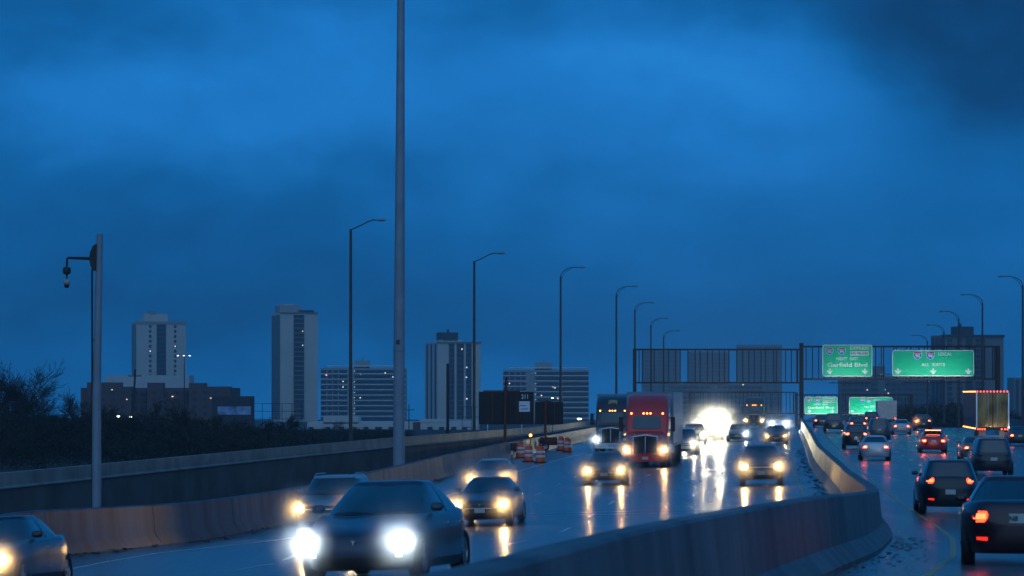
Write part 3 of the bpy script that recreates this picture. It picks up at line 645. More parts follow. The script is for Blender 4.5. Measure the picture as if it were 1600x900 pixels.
# ------------------------------------------------------------------ semi trucks
def loft(secs, n=7, seg=40):
    rows = []
    for y, hw, z0, z1 in secs:
        zc, hh = (z0+z1)/2, (z1-z0)/2
        rows.append([(sgnp(math.cos(2*PI*i/seg), 2/n)*hw, y, zc+sgnp(math.sin(2*PI*i/seg), 2/n)*hh) for i in range(seg)])
    mb = MB(); mb.grid(rows, close=True); mb.f.append(tuple(range(seg))); mb.m.append(0)
    k = (len(secs)-1)*seg; mb.f.append(tuple(range(k, k+seg))); mb.m.append(0); return mb
def semi(px, D, label, paint, trailer, power, lamps=(True, True), emblem=False, H=1.0, cool=False):
    X = at(px, D); hd = head(D); o = empty('semi_truck', (X, D, gz(X, D)), hd, label, 'truck', 'oncoming semi trucks'); o.scale = (1, 1, H)
    mp_ = mat('truck_paint_%d' % int(paint[0]*1000), paint, .3, .2, vary=.1, coat=.8)
    mt = mat('trailer_skin_%d' % int(trailer[0]*1000), trailer, .45, .2, vary=.12, scale=1)
    loft([(.14, .68, .62, 1.66), (.22, .72, .6, 1.74), (.7, .82, .7, 1.84), (1.3, .95, .8, 1.93), (1.85, 1.06, .8, 2.0)]).build('hood', mp_, o, smooth=35)
    loft([(1.7, 1.10, .75, 2.02), (1.95, 1.14, .75, 2.5), (2.12, 1.15, .75, 2.86), (2.2, 1.15, .75, 2.98), (2.6, 1.17, .75, 3.42), (3.2, 1.19, .75, 3.86), (3.8, 1.2, .75, 4.0), (5.0, 1.2, .75, 4.0)], n=9).build('cab', mp_, o, smooth=35)
    for sg in (-1, 1):
        f_ = MB(); pts = []
        rows = []
        for k in range(9):
            a = PI*k/8; y = .95-.72*math.cos(a); z = .55+.72*math.sin(a)**.8
            rows.append([(sg*.72, y, z), (sg*1.1, y, z), (sg*1.2, y, z-.06), (sg*1.22, y, z-.16)])
        f_.grid(rows).build('fender', mp_, o, smooth=50)
        hl = MB(); hl.prism([(sg*.84, .84), (sg*1.14, .88), (sg*1.16, 1.08), (sg*.86, 1.04)], .20, .34)
        on = lamps[0 if sg < 0 else 1]
        hl.build('headlight', (M_WHITE if cool else M_WARM) if on else M_CHROME, o, bevel=.03)
        if on: spot(o, (sg*1.0, .10, .97), HL*power, WHITE if cool else WARM, rad=.08, name='headlamp'); mist(o, (sg*1.0, .05, .97), 1.1)
        MB().tube([(sg*1.12, 2.2, 2.0), (sg*1.42, 2.0, 2.1), (sg*1.42, 2.0, 2.6), (sg*1.12, 2.2, 2.75)], .02, 6).build('mirror_bracket', M_BLK, o)
        MB().box(sg*1.42-.12, sg*1.42+.12, 1.95, 2.05, 1.95, 2.75).build('mirror', M_BLK, o, bevel=.03)
        for yy, dx in ((.95, .98), (4.2, .92), (5.4, .92)):
            wheel(o, sg*dx, yy, .51, .3 if yy < 2 else .55, sg)
        for yy in (17.2, 18.5): wheel(o, sg*.97, yy, .51, .55, sg)
        MB().tube([(sg*1.12, 3.3, .8), (sg*1.12, 3.3, 1.0), (sg*1.12, 4.6, 1.0)], .3, 12).build('fuel_tank', M_CHROME, o, smooth=50)
    MB().prism([(-.6, .8), (.6, .8), (.62, 1.66), (0, 1.74), (-.62, 1.66)], .09, .14).build('grille', M_BLK, o)
    gs = MB(); gs.prism([(-.66, .78), (-.6, .78), (-.62, 1.66), (0, 1.74), (.62, 1.66), (.6, .78), (.66, .78), (.69, 1.72), (0, 1.82), (-.69, 1.72)], .06, .15)
    gs.build('grille_surround', M_CHROME, o, bevel=.01)
    MB().box(-.02, .02, .05, .1, .8, 1.7).build('grille_bar', M_CHROME, o)
    loft([(.0, 1.1, .34, .70), (.06, 1.2, .32, .74), (.3, 1.22, .32, .74)], n=5).build('bumper', mp_ if not emblem else M_CHROME, o, smooth=35)
    MB().box(-.16, .16, -.025, -.0, .46, .6).build('license_plate', M_PLATE, o)
    g_ = []
    for j in range(5):
        v = j/4; y, z = lerp(1.72, 2.08, v), lerp(2.08, 2.78, v)
        g_.append([(x*lerp(1.0, .94, v), y+.13*abs(x)**3-.045, z+.02) for x in np.linspace(-1, 1, 13)])
    MB().grid(g_).build('windshield', M_GLASS, o, smooth=50)
    for x in (-.86, -.19, 0, .19, .86):
        MB().lathe([(.001, -.02), (.05, -.015), (.055, .03), (.05, .06)], 10, 'y', (x, 2.16, 2.93)).build('marker_light', M_AMBER, o)
    tr = MB().box(-1.3, 1.3, 5.7, 20.0, 1.15, 4.1).build('trailer', mt, o, bevel=.05)
    fr = MB()
    fr.box(-1.31, 1.31, 5.66, 5.74, 4.02, 4.12); fr.box(-1.31, -1.2, 5.66, 5.74, 1.15, 4.0); fr.box(1.2, 1.31, 5.66, 5.74, 1.15, 4.0); fr.box(-1.31, 1.31, 5.8, 19.9, 1.05, 1.14)
    fr.build('trailer_frame', M_STEELG, tr)
    MB().box(-.45, .45, .4, 19, .62, 1.0).build('chassis', M_BLK, o)
    if emblem:
        sh = [(-.34, 3.62), (0, 3.7), (.34, 3.62), (.34, 3.3), (.22, 3.1), (0, 2.98+.04), (-.22, 3.1), (-.34, 3.3)]
        # shield carried by the sloping front of the roof fairing
        y0 = 2.55
        e_ = MB(); e_.prism([(x*.9, z-3.35) for x, z in sh], -.02, .02)
        e_ = e_.build('emblem', mat('tan_emblem', (.35, .25, .10), .4), o); e_.location = (0, 2.62, 3.42); e_.rotation_euler = (R(-38), 0, 0)
        text_obj('lettering', 'ups', .34, mat('brown_letter', (.05, .022, .01), .5), e_, (0, -.03, 0), (PI/2, 0, 0), bold=.01)
    return o
semi(1008, 156, 'red semi truck with chrome edged grille and five amber roof lights', (.66, .018, .010), (.42, .44, .46), 1.0)
semi(954, 199, 'dark brown semi truck with a shield emblem above its windshield, left of the red truck', (.035, .018, .016), (.20, .20, .21), .9, (True, False), emblem=True, cool=True)
semi(1178, 345, 'distant dark semi truck approaching to the left of the gantry post', (.05, .045, .045), (.1, .1, .1), 1.0, H=.93)
# lit box trailer driving away
def trailer_rear(px, D):
    X = at(px, D); hd = head(D); o = empty('box_trailer', (X, D, gz(X, D)), hd, 'box trailer with polished rear doors edged by rows of red and amber lights', 'truck')
    MB().box(-1.3, 1.3, .03, 16, 1.15, 4.1).build('box', mat('trailer_side', (.10, .12, .16), .85, 0, spec=.05, vary=.15), o, bevel=.03)
    pol = mat('gold_tinted_steel_door', (.22, .14, .06), .13, 1, vary=.6, scale=1.2, bump=1, bscale=1.7, stretch=(1, 1, .45))  # blotchy gold of reflected headlights put into the door colour
    for sg in (-1, 1):
        MB().box(min(sg*.02, sg*1.18), max(sg*.02, sg*1.18), -.02, .02, 1.25, 3.95).build('rear_door', pol, o, bevel=.01)
        MB().box(sg*1.24-.05, sg*1.24+.05, -.03, .05, 1.12, 4.1).build('door_post', M_CHROME, o)
        MB().tube([(sg*.35, -.06, 1.3), (sg*.35, -.06, 3.9)], .02, 6).build('lock_rod', M_CHROME, o)
        MB().box(sg*.8-.28, sg*.8+.28, .15, .18, .25, 1.05).build('mud_flap', mat('pale_mud_flap', (.35, .33, .28), .6), o)
        for y in (.9, 2.2): wheel(o, sg*.97, y, .51, .55, sg)
    MB().box(-1.3, 1.3, -.05, .05, 1.02, 1.18).build('rear_sill', M_STEELD, o)
    MB().box(-1.3, 1.3, -.05, .05, 3.96, 4.12).build('header', M_STEELG, o)
    MB().box(-1.2, 1.2, -.02, .06, .5, .6).build('bumper_bar', M_STEELG, o)
    for k in range(10): MB().box(-1.2+k*.26-.035, -1.2+k*.26+.035, -.1, -.052, 4.0, 4.1).build('marker_light', M_REDMK, o)
    for x in (-1.15, -.98, -.8, -.62, .7, .95, 1.15): MB().box(x-.05, x+.05, -.1, -.052, 1.04, 1.15).build('marker_light', M_REDMK, o)
    for k in range(9):
        y = .3+k*1.85
        MB().box(-1.36, -1.305, y, y+.28, 4.0, 4.09).build('side_marker', M_AMBER, o)
        MB().box(-1.36, -1.305, y, y+.28, 1.1, 1.19).build('side_marker', M_AMBER, o)
    spot(o, (-1.0, -.25, .9), HL*.03, (1, .1, .04), rad=.03, down=0, name='tail_lamp')
    return o
trailer_rear(1551, 226)
# grey box truck beyond the minivan
def box_truck(px, D):
    X = at(px, D); o = empty('box_truck', (X, D, gz(X, D)), head(D), 'pale grey box truck partly covering the far local sign', 'truck')
    MB().box(-1.15, 1.15, 0, 6, .9, 3.1).build('box', mat('pale_box', (.42, .44, .46), .5), o, bevel=.06)
    MB().box(-1.0, 1.0, 6.1, 8, .6, 2.4).build('cab', M_CONC_L, o, bevel=.15)
    MB().box(-1.1, 1.1, -.06, .04, .55, .72).build('bumper', M_BLK, o)
    for sg in (-1, 1):
        for y in (1.4, 6.9): wheel(o, sg*.9, y, .42, .4, sg)
        MB().box(sg*.95-.08, sg*.95+.08, -.04, .02, .95, 1.1).build('taillight', M_TAIL, o)
box_truck(1386, 335)

# headlamps of cars driving away, shining up the road onto the signs
for o_ in [x for x in COL.objects if x.get('group') == OUT]:
    d_ = o_.location.y
    if 125 < d_ < 330:
        for sg in (-1, 1): spot(o_, (sg*.7, -2.55, .75), HL*(1.3 if d_ < 170 else .8), (1, .85, .6), cone=44, rad=.06, down=-1, name='headlamp')

# ------------------------------------------------------------------ gantries and signs
SIGN_W = 92
M_GREEN = mat('sign_green', (.0, .46, .22), .45, vary=.04)
M_SWH = mat('sign_white', (.62, .66, .62), .45, vary=.03)
M_SBLUE = mat('shield_blue', (.03, .13, .50), .45, vary=.03)
M_SRED = mat('shield_red', (.45, .03, .05), .45, vary=.03)
M_SBLACK = mat('sign_black', (.015, .015, .015), .5)
def truss(parent, x0, x1, y, z0, z1, nv, dep=1.1, seedv=1, th=.09):
    rr = random.Random(seedv)
    for dy in (0, dep):
        for z in (z0, z1): MB().box(x0, x1, y+dy-th, y+dy+th, z-th, z+th).build('chord', M_STEELD, parent)
    for k in range(nv+1):
        x = lerp(x0+.3, x1-.3, k/nv)
        for dy in (0, dep):
            x_ = x; x = x+(rr.uniform(.3, .9) if dy and k < nv else 0); MB().box(x-.05, x+.05, y+dy-.05, y+dy+.05, z0+.09, z1-.09).build('upright', M_STEELD, parent); x = x_
        if k < nv:
            q = MB(); xn = lerp(x0+.3, x1-.3, (k+1)/nv)
            for z in (z0, z1): q.tube([(x, y, z), (xn, y+dep, z)], .03, 5)
            q.build('brace', M_STEELD, parent)
def shield(parent, x, y, z, w_, num):
    h = w_*.98; n = 10
    out_ = [(-.5, .30), (-.46, .42), (-.30, .46), (-.15, .42), (0, .48), (.15, .42), (.30, .46), (.46, .42), (.5, .30), (.5, -.02), (.40, -.26), (.22, -.42), (0, -.52), (-.22, -.42), (-.40, -.26), (-.5, -.02)]
    top = [(-.44, .22), (-.42, .38), (-.30, .41), (-.15, .37), (0, .43), (.15, .37), (.30, .41), (.42, .38), (.44, .22)]
    bot = [(.44, .17), (.44, -.02), (.35, -.23), (.19, -.38), (0, -.47), (-.19, -.38), (-.35, -.23), (-.44, -.02), (-.44, .17)]
    f = lambda p: [(x+a*w_, z+b*h) for a, b in p]
    s = MB().prism(f(out_), y-.02, y).build('route_shield', M_SWH, parent, smooth=0)
    MB().prism(f(top), y-.028, y-.021).build('shield_band', M_SRED, s, smooth=0)
    MB().prism(f(bot), y-.028, y-.021).build('shield_field', M_SBLUE, s, smooth=0)
    text_obj('shield_number', num, w_*.52, M_SWH, s, (x, y-.034, z-.09*h), bold=.012)
def arrow_down(parent, x, y, z, s, diag=0):
    p = [(-.5, .18), (-.34, .26), (-.12, .10), (-.12, .5), (.12, .5), (.12, .10), (.34, .26), (.5, .18), (0, -.42)]
    a = R(diag); p = [(u*math.cos(a)-v*math.sin(a), u*math.sin(a)+v*math.cos(a)) for u, v in p]
    MB().prism([(x+u*s, z+v*s) for u, v in p], y-.03, y-.022).build('arrow', M_SWH, parent, smooth=0)
def rrect(x0, x1, z0, z1, r):
    pts = []
    for cx, cz, a0 in ((x1-r, z1-r, 0), (x0+r, z1-r, 90), (x0+r, z0+r, 180), (x1-r, z0+r, 270)):
        for k in range(5): a = R(a0+k*22.5); pts.append((cx+r*math.cos(a), cz+r*math.sin(a)))
    return pts
def panel(root, w_, h_):
    MB().prism(rrect(-w_/2, w_/2, 0, h_, .28), -.015, .03).build('sign_border', M_SWH, root, smooth=0)
    MB().prism(rrect(-w_/2+.09, w_/2-.09, .09, h_-.09, .22), -.022, -.0155).build('sign_panel', M_GREEN, root, smooth=0)
    for k in (-.35, 0, .35): MB().box(k*w_-.05, k*w_+.05, .032, .13, -.1, h_+.1).build('mounting_bracket', M_STEELD, root)
def px_sign(kind, px0, px1, py0, py1, D, label, group, diag=0):
    s = F/D; w_ = (px1-px0)/s; h_ = (py1-py0)/s; X = at((px0+px1)/2, D); z = EYE-(py1-HZ)/s
    o = empty('road_sign', (X, D, z), 0, label, 'sign', group); panel(o, w_, h_)
    if kind == 'express':
        shield(o, -.36*w_, -.022, .80*h_, .155*w_, '90'); shield(o, -.115*w_, -.022, .80*h_, .155*w_, '94')
        text_obj('lettering', 'EXPRESS', .48*h_/3.6, M_SWH, o, (.24*w_, -.03, .885*h_), width=.38*w_, bold=.008)
        b = MB().box(.06*w_, .43*w_, -.03, -.022, .66*h_, .79*h_).build('notice_plate', M_SWH, o, smooth=0)
        text_obj('lettering', 'NO TRUCKS', .33*h_/3.6, M_SBLACK, b, (.245*w_, -.036, .722*h_), width=.34*w_, bold=.008)
        text_obj('lettering', 'NEXT  EXIT', .46*h_/3.6, M_SWH, o, (0, -.03, .555*h_), width=.44*w_, bold=.008)
        text_obj('lettering', 'Garfield Blvd', .66*h_/3.6, M_SWH, o, (0, -.03, .365*h_), width=.80*w_, bold=.010)
        for q in (-.35, .35): arrow_down(o, q*w_, -.0, .15*h_, .13*w_)
    else:
        shield(o, -.19*w_, -.022, .80*h_, .105*w_, '90'); shield(o, -.035*w_, -.022, .80*h_, .105*w_, '94')
        text_obj('lettering', 'LOCAL', .50*h_/2.9, M_SWH, o, (.145*w_, -.03, .84*h_), width=.17*w_, bold=.008)
        text_obj('lettering', 'ALL  EXITS', .50*h_/2.9, M_SWH, o, (0, -.03, .44*h_), width=.29*w_, bold=.008)
        for q in (-.43, 0, .43): arrow_down(o, q*w_, -.0, .17*h_, .085*w_, diag)
    # added strip lamp below the panel, stands in for its retroreflective brightness
    lf = MB().box(-w_*.42, w_*.42, -2.6, -2.45, -.75, -.66).build('added_sign_strip', M_STEELD, o)
    for q in (-.3, .3): MB().tube([(q*w_, .1, -.6), (q*w_, -2.5, -.7)], .03, 6).build('added_strip_bracket', M_STEELD, o)
    l = bpy.data.lights.new('sign_lamp', 'AREA'); l.shape = 'RECTANGLE'; l.size = w_*.85; l.size_y = .12; l.energy = SIGN_W*w_/5*(1 if D < 400 else 2.2); l.color = (.85, 1, .95)
    q = bpy.data.objects.new('sign_lamp', l); put(q, o); q.location = (0, -2.52, -.6); q.rotation_euler = (R(180-50), 0, 0)
    return o
def gantry(D, xl0, xm0, xr0, zl, zr, label, gy, group):
    o = empty('sign_gantry', (0, 0, 0), 0, label, 'gantry', group)
    for x, zt in ((xl0, zl[1]+.1), (xm0, zr[1]+.4), (xr0, zr[1]+.1)):
        zb_ = gz(x, D)-.3
        for dy in (0, 1.1): MB().box(x-.17, x+.17, D+dy-.17, D+dy+.17, zb_, zt).build('post', M_STEELD, o, bevel=.02)
        q = MB()
        for k in range(5):
            z0 = lerp(zb_+.6, zt-.6, k/5); z1 = lerp(zb_+.6, zt-.6, (k+1)/5); q.tube([(x, D, z0), (x, D+1.1, z1)], .04, 5)
        q.build('post_brace', M_STEELD, o)
    truss(o, xl0+.17, xm0-.17, D, zl[0], zl[1], 13, seedv=int(D)); truss(o, xm0+.17, xr0-.17, D, zr[0], zr[1], 15, seedv=int(D)+1)
    return o
D1 = 321
GG = 'sign gantries over the expressway'
gantry(D1, at(992, D1), at(1253, D1), at(1560, D1), (5.02, 8.72), (5.42, 9.05), 'nearer dark steel sign gantry spanning both carriageways, its left half without signs', 0, GG)
px_sign('express', 1285, 1363, 538.5, 588.5, D1-.6, 'large green express sign with two route shields on the nearer gantry', 'green signs on the nearer gantry')
px_sign('local', 1394, 1522, 547, 588, D1-.6, 'wide green local all exits sign on the nearer gantry', 'green signs on the nearer gantry')
D2 = 470; s2 = F/D2
gantry(D2, at(1078, D2), at(1245, D2), at(1425, D2), (EYE-(646-HZ)/s2, EYE-(613-HZ)/s2), (EYE-(648-HZ)/s2, EYE-(617-HZ)/s2), 'farther dark sign gantry seen through the legs of the nearer one', 0, GG)
px_sign('express', 1257, 1308.5, 620, 647, D2-.6, 'smaller looking green express sign hanging on the farther gantry', 'green signs on the farther gantry')
px_sign('local', 1326.5, 1394.5, 620.5, 647, D2-.6, 'smaller looking green local sign on the farther gantry with slanted arrows', 'green signs on the farther gantry', -35)

# ------------------------------------------------------------------ lighting poles, masts
def street_lamp(px, pytop, D, label, style, arm=2.3, flip=1, group='unlit street lamps'):
    X = at(px, D); zt = EYE+(HZ-pytop)*D/F; zg = -3 if X < xl(D) else 0
    o = empty('street_lamp', (X, D, zg), 0, label, 'street lamp', group); h = zt-zg
    MB().tube([(0, 0, 0), (0, 0, h)], [.14, .085], 12).build('pole', M_STEELG_D, o, smooth=50)
    MB().lathe([(.0, 0), (.2, 0), (.2, .15), (.14, .3)], 12).build('base', M_STEELG_D, o)
    if style == 'straight':
        pts = [(0, 0, h-.05), (flip*arm*.25, 0, h+.2), (flip*arm*.5, 0, h+.5), (flip*arm*.64, 0, h+.6), (flip*arm*.74, 0, h+.6)]
        MB().tube(pts, .04, 8).build('arm', M_STEELG_D, o, smooth=60); hz_ = h+.6
    else:
        pts = [(flip*arm*(1-math.cos(a))*.62, 0, h-.0+.85*math.sin(a)) for a in np.linspace(0, PI/2, 9)]+[(flip*arm*.8, 0, h+.85)]
        MB().tube(pts, .04, 8).build('arm', M_STEELG_D, o, smooth=60)
        pts = [(flip*arm*(1-math.cos(a))*.50, 0, h-.8+1.5*math.sin(a)) for a in np.linspace(0, PI/2.3, 8)]
        MB().tube(pts, .025, 6).build('brace', M_STEELG_D, o, smooth=60); hz_ = h+.85
    hd_ = MB(); x0, x1 = sorted((flip*arm*.7, flip*arm)); rows = []
    for k, (f, a, b) in enumerate([(0, .02, .02), (.1, .07, .05), (.45, .15, .10), (.85, .15, .08), (1, .06, .03)]):
        x = lerp(flip*arm*.7, flip*arm, f); rows.append([(x, a*math.cos(t), hz_+.0+b*math.sin(t)) for t in np.linspace(0, 2*PI, 13)[:-1]])
    hd_.grid(rows, close=True); hd_.f += [tuple(range(12)), tuple(range(48, 60))]; hd_.m += [0, 0]; hd_.build('lamp_head', M_STEELG, o, smooth=60)
    return o
M_STEELG_D = mat('weathered_lamp_pole', (.055, .058, .065), .55, .3, vary=.2)
for i, (px, py, D, st, lb_) in enumerate([
    (548, 358, 188, 'straight', 'nearest left hand street lamp with a straight rising arm, just left of the tall mast'),
    (741, 408, 216, 'straight', 'street lamp with a straight rising arm, first one to the right of the tall mast'),
    (876, 432, 266, 'curved', 'street lamp with a curved arm rising between the message boards and the brown truck'),
    (963, 460, 300, 'curved', 'curved arm street lamp rising behind the brown semi truck'),
    (992, 484, 338, 'curved', 'curved arm street lamp rising above the left post of the nearer gantry'),
    (1017, 508, 368, 'curved', 'curved arm street lamp standing second behind the left gantry post'),
    (1037, 526, 405, 'curved', 'smallest curved arm street lamp behind the sign free half of the gantry')]):
    street_lamp(px, py, D, lb_, st)
for i, (px, py, D, lb_) in enumerate([
    (1598, 446, 268, 'curved arm street lamp at the frame edge reaching over the lanes with red tail lights'),
    (1535, 473, 300, 'second curved arm street lamp from the frame edge over the lanes with red tail lights'),
    (1498, 498, 335, 'third curved arm street lamp beside the dark tower'),
    (1475, 518, 372, 'fourth curved arm street lamp in front of the dark tower'),
    (1449, 533, 420, 'faintest curved arm street lamp, farthest in front of the dark tower')]):
    street_lamp(px, py, D, lb_, 'curved', flip=-1)
# tall mast
D = 131; X = at(623, D); o = empty('light_mast', (X, D, -2.2), 0, 'very tall pale steel mast rising out of the top of the view', 'mast')
MB().tube([(0, 0, 0), (.02, 0, 8), (.10, 0, 24), (.12, 0, 36)], [.27, .255, .17, .13], 20).build('pole', M_STEELG, o, smooth=50)
MB().tube([(.022, 0, 7.95), (.022, 0, 8.02)], .285, 20).build('joint_ring', M_STEELG, o, smooth=30)
MB().box(-.1, .06, -.31, -.2, 7.35+.9, 7.9+.55).build('access_door', M_STEELG_D, o, bevel=.02)
MB().lathe([(0, 0), (.45, 0), (.45, .06), (.3, .1)], 20, c=(0, 0, 0)).build('base', M_STEELG_D, o)
rg = MB(); rg.lathe([(1.0, 36.0), (1.1, 36.0), (1.1, 36.12), (1.0, 36.12), (1.0, 36.0)], 24); rg.build('lamp_ring', M_STEELG, o)
# camera pole
D = 82; X = at(151, D); s = F/D
o = empty('camera_pole', (X, D, -1.0), 0, 'grey pole with a bracket arm carrying a hanging dome camera', 'pole')
zt = EYE+(HZ-366)/s+1.0
MB().tube([(0, 0, 0), (.0, 0, zt*.5), (.09, 0, zt)], [.135, .125, .09], 16).build('pole', M_STEELG, o, smooth=50)
zb_ = EYE+(HZ-404)/s+1.0
MB().prism([(-.02, .42), (-.12, .36), (-.2, .18), (-.22, 0), (-.19, -.2), (-.12, -.34), (-.02, -.36)], -.08, .08).build('bracket', M_BLK, o, bevel=.01).location = (.02, 0, zb_)
MB().tube([(-.12, 0, zb_), (-.8, 0, zb_+.02), (-.84, 0, zb_+.0), (-.85, 0, zb_-.25)], [.05, .035, .035, .03], 10).build('arm', M_BLK, o, smooth=60)
MB().lathe([(0, -.02), (.1, -.03), (.12, -.12), (.11, -.2), (.03, -.24), (.015, -.38), (.001, -.38)], 16, c=(-.85, 0, zb_-.22)).build('camera_housing', M_BLK, o, smooth=40)
MB().lathe([(.001, .10), (.06, .085), (.095, .03), (.1, -.03), (.06, -.07), (.001, -.08)], 16, c=(-.85, 0, zb_-.68)).build('dome', M_CONC_L, o, smooth=60)
MB().lathe([(.07, .02), (.075, -.03), (.05, -.07), (.001, -.08)], 16, c=(-.85, 0, zb_-.76)).build('lens', M_BLK, o, smooth=60)
MB().tube([(-.12, 0, .8), (-.13, 0, zb_-.3)], .028, 8).build('conduit', M_BLK, o, smooth=60)
MB().box(-.13, -.02, -.02, .02, zb_-2.35, zb_-2.3).build('clamp', M_BLK, o)

# ------------------------------------------------------------------ buildings
def bmat(name, col): return mat(name, col, .75, vary=.08, scale=.08)
M_BWIN = mat('dark_window_glass', (.015, .02, .03), .35, vary=.3, scale=.2)
class Bld:
    def __init__(s, name, label, px0, px1, pyt, D, wall, side=0, pyb=690, depth=18, group=None, yaw=None, cat='building'):
        s.D = D; s.s = F/D; a = .32 if side else 0
        s.px0, s.px1 = px0, px1; s.W = (px1-px0)/s.s/math.cos(a); s.dep = side/s.s/math.sin(a) if side else depth
        zt = EYE+(HZ-pyt)/s.s; s.zb = terrain_z(0, D)-.5; s.h = zt-s.zb; xc = at((px0+px1)/2, D)
        s.o = empty(name, (xc, D, s.zb), a, label, cat, group); s.wall = wall
        MB().box(-s.W/2, s.W/2, 0, s.dep, 0, s.h).build('wall', wall, s.o, smooth=0)
    def x(s, px): return ((px-s.px0)/(s.px1-s.px0)-.5)*s.W
    def z(s, py): return EYE+(HZ-py)/s.s-s.zb
    def fbox(s, name, pxa, pxb, pya, pyb, m, out=.25, inn=.1, parent=None):
        return MB().box(s.x(pxa), s.x(pxb), -out, inn, s.z(pyb), s.z(pya)).build(name, m, parent or s.o, smooth=0)
    def roofbox(s, name, pxa, pxb, pya, pyb, m, y0=.25, y1=.75):
        return MB().box(s.x(pxa), s.x(pxb), s.dep*y0, s.dep*y1, s.z(pyb)-.3, s.z(pya)).build(name, m, s.o, smooth=0)
    def sidebox(s, name, f0, f1, pya, pyb, m):
        return MB().box(-s.W/2-.12, -s.W/2+.1, s.dep*f0, s.dep*f1, s.z(pyb), s.z(pya)).build(name, m, s.o, smooth=0)
C_CREAM = bmat('cream_concrete', (.50, .48, .43)); C_GREY = bmat('grey_concrete', (.30, .30, .29)); C_BRICK = bmat('dark_red_brick', (.10, .055, .045))
C_WHITE = bmat('white_render', (.50, .50, .48)); C_DARK = bmat('dark_cladding', (.035, .036, .04)); C_SLAB = bmat('slab_edge', (.72, .72, .70)); C_MID = bmat('mid_concrete', (.16, .16, .16))
# tower with two window columns
b = Bld('apartment_tower', 'cream tower with two columns of small windows above the dark brick block', 215, 289, 503, 1480, C_CREAM, side=13)
b.fbox('cornice', 214, 289.6, 502, 506, C_GREY, .5, 1)
b.roofbox('penthouse', 228, 264, 490, 503, C_CREAM); b.roofbox('roof_tank', 237, 246, 486, 490.5, C_GREY)
b.fbox('window_strip', 245, 259, 507, 586, M_BWIN, .15)
for k in range(11):
    for a in (233.5, 271):
        lit = (a < 240 and k == 5) or (a > 270 and k == 4)
        b.fbox('window', a, a+3.6, 508+k*7.7, 512.4+k*7.7, M_BWIN, .12)
        if lit: b.fbox('lit_window', a+1, a+2.6, 509.4+k*7.7, 511.2+k*7.7, M_BULB, .2)
    b.fbox('balcony', 245, 259, 512+k*7, 512.7+k*7, C_MID, .5)
for f in (.15, .45, .75): b.sidebox('window_strip', f, f+.15, 507, 590, M_BWIN)
b2 = Bld('podium', 'pale flat roofed block at the foot of the cream tower behind the brick block', 165, 296, 586.5, 1380, C_WHITE, depth=20)
# tall tower
b = Bld('apartment_tower', 'tallest looking tower, cream with one dark column of balconies, left of the tall mast', 439, 496, 489, 1400, C_CREAM, side=19)
b.fbox('cornice', 438.6, 496.4, 488, 490, C_MID, .5, 1); b.roofbox('penthouse', 441, 474, 477, 489, C_GREY); b.roofbox('roof_plant', 470, 494, 484, 489, C_DARK); b.roofbox('roof_tank', 448, 464, 474.5, 478, C_CREAM)
b.fbox('window_strip', 459, 475, 492, 655, M_BWIN, .1)
for k in range(22):
    b.fbox('balcony', 459.5, 474.5, 497+k*7.4, 499+k*7.4, C_MID, 1.1)
    if k in (3, 6): b.fbox('lit_window', 472, 473.2, 494.5+k*7.4, 495.8+k*7.4, M_BULB, .4)
for k in range(5): b.sidebox('window_strip', .08+k*.185, .2+k*.185, 492, 655, M_BWIN)
# tower with three strips
b = Bld('apartment_tower', 'cream tower with three dark window strips and a black rooftop box', 684, 751, 535, 1350, C_CREAM, side=22)
b.fbox('cornice', 683, 752, 534.2, 536.3, C_MID, .5, 1); b.roofbox('penthouse', 697, 721, 519, 532, C_DARK); b.roofbox('penthouse_base', 695, 727, 531, 536, C_CREAM); b.roofbox('vent_pipe', 708.5, 711, 513.5, 519, C_DARK, .45, .5)
for a, c in ((701.5, 710), (713.5, 724.5), (728, 736.5)):
    b.fbox('window_strip', a, c, 537, 655, M_BWIN, .1)
    for k in range(14): b.fbox('spandrel', a, c, 543+k*8.2, 544+k*8.2, C_MID, .3)
for px, py, m_ in ((721.5, 545.5, M_BULB), (729, 574, M_BULBC), (728.6, 589.4, M_BULBC), (729, 623, M_BULB)): b.fbox('lit_window', px-.8, px+.9, py-.8, py+.9, m_, .4)
for f in (.1, .42, .74): b.sidebox('window_strip', f, f+.12, 537, 660, M_BWIN)
# balcony slab blocks
def slab_block(label, px0, px1, pyt, D, core, ph, nf, pitch, lits, wall=C_GREY, slabm=C_SLAB, cream=None):
    b = Bld('apartment_block', label, px0, px1, pyt, D, wall, depth=16, group='wide apartment blocks with balcony bands')
    b.roofbox('penthouse', ph[0], ph[1], ph[2], pyt, wall); b.roofbox('roof_slab', px0+10, px1-2, pyt-4, pyt-3.2, slabm, 0, 1)
    b.roofbox('roof_mast', (ph[0]+ph[1])/2, (ph[0]+ph[1])/2+1, ph[2]-5, ph[2], C_MID, .45, .5)
    for k in range(nf):
        y = pyt+2+k*pitch
        for a, c in ((px0, core[0]), (core[1], px1)):
            b.fbox('window_band', a+.6, c-.6, y+1.2, y+pitch-2.2, M_BWIN, .12)
            b.fbox('balcony', a, c, y+pitch-2.0, y+pitch-.7, slabm, 1.3)
            n = int((c-a)//9)
            for q in range(1, n): b.fbox('pier', a+q*9, a+q*9+1.6, y+1.1, y+pitch-2.1, wall, .3) if nf*n < 80 else None
        b.fbox('stair_lamp', core[1]+.6, core[1]+1.5, y+2.4, y+3.4, M_BULBC, .6) if k % 8 != 1 else None
    for px, py in lits: b.fbox('lit_window', px-.9, px+.9, py-.7, py+.8, M_BULB, .5)
    return b
slab_block('apartment block with pale balcony bands between the tallest tower and the tall mast', 501, 634, 575, 1600, (543, 553), (553, 576, 563), 10, 8.3, [(510, 586), (536, 596), (536, 604.6), (563, 584), (602, 582.5), (614, 589), (563, 621.5)])
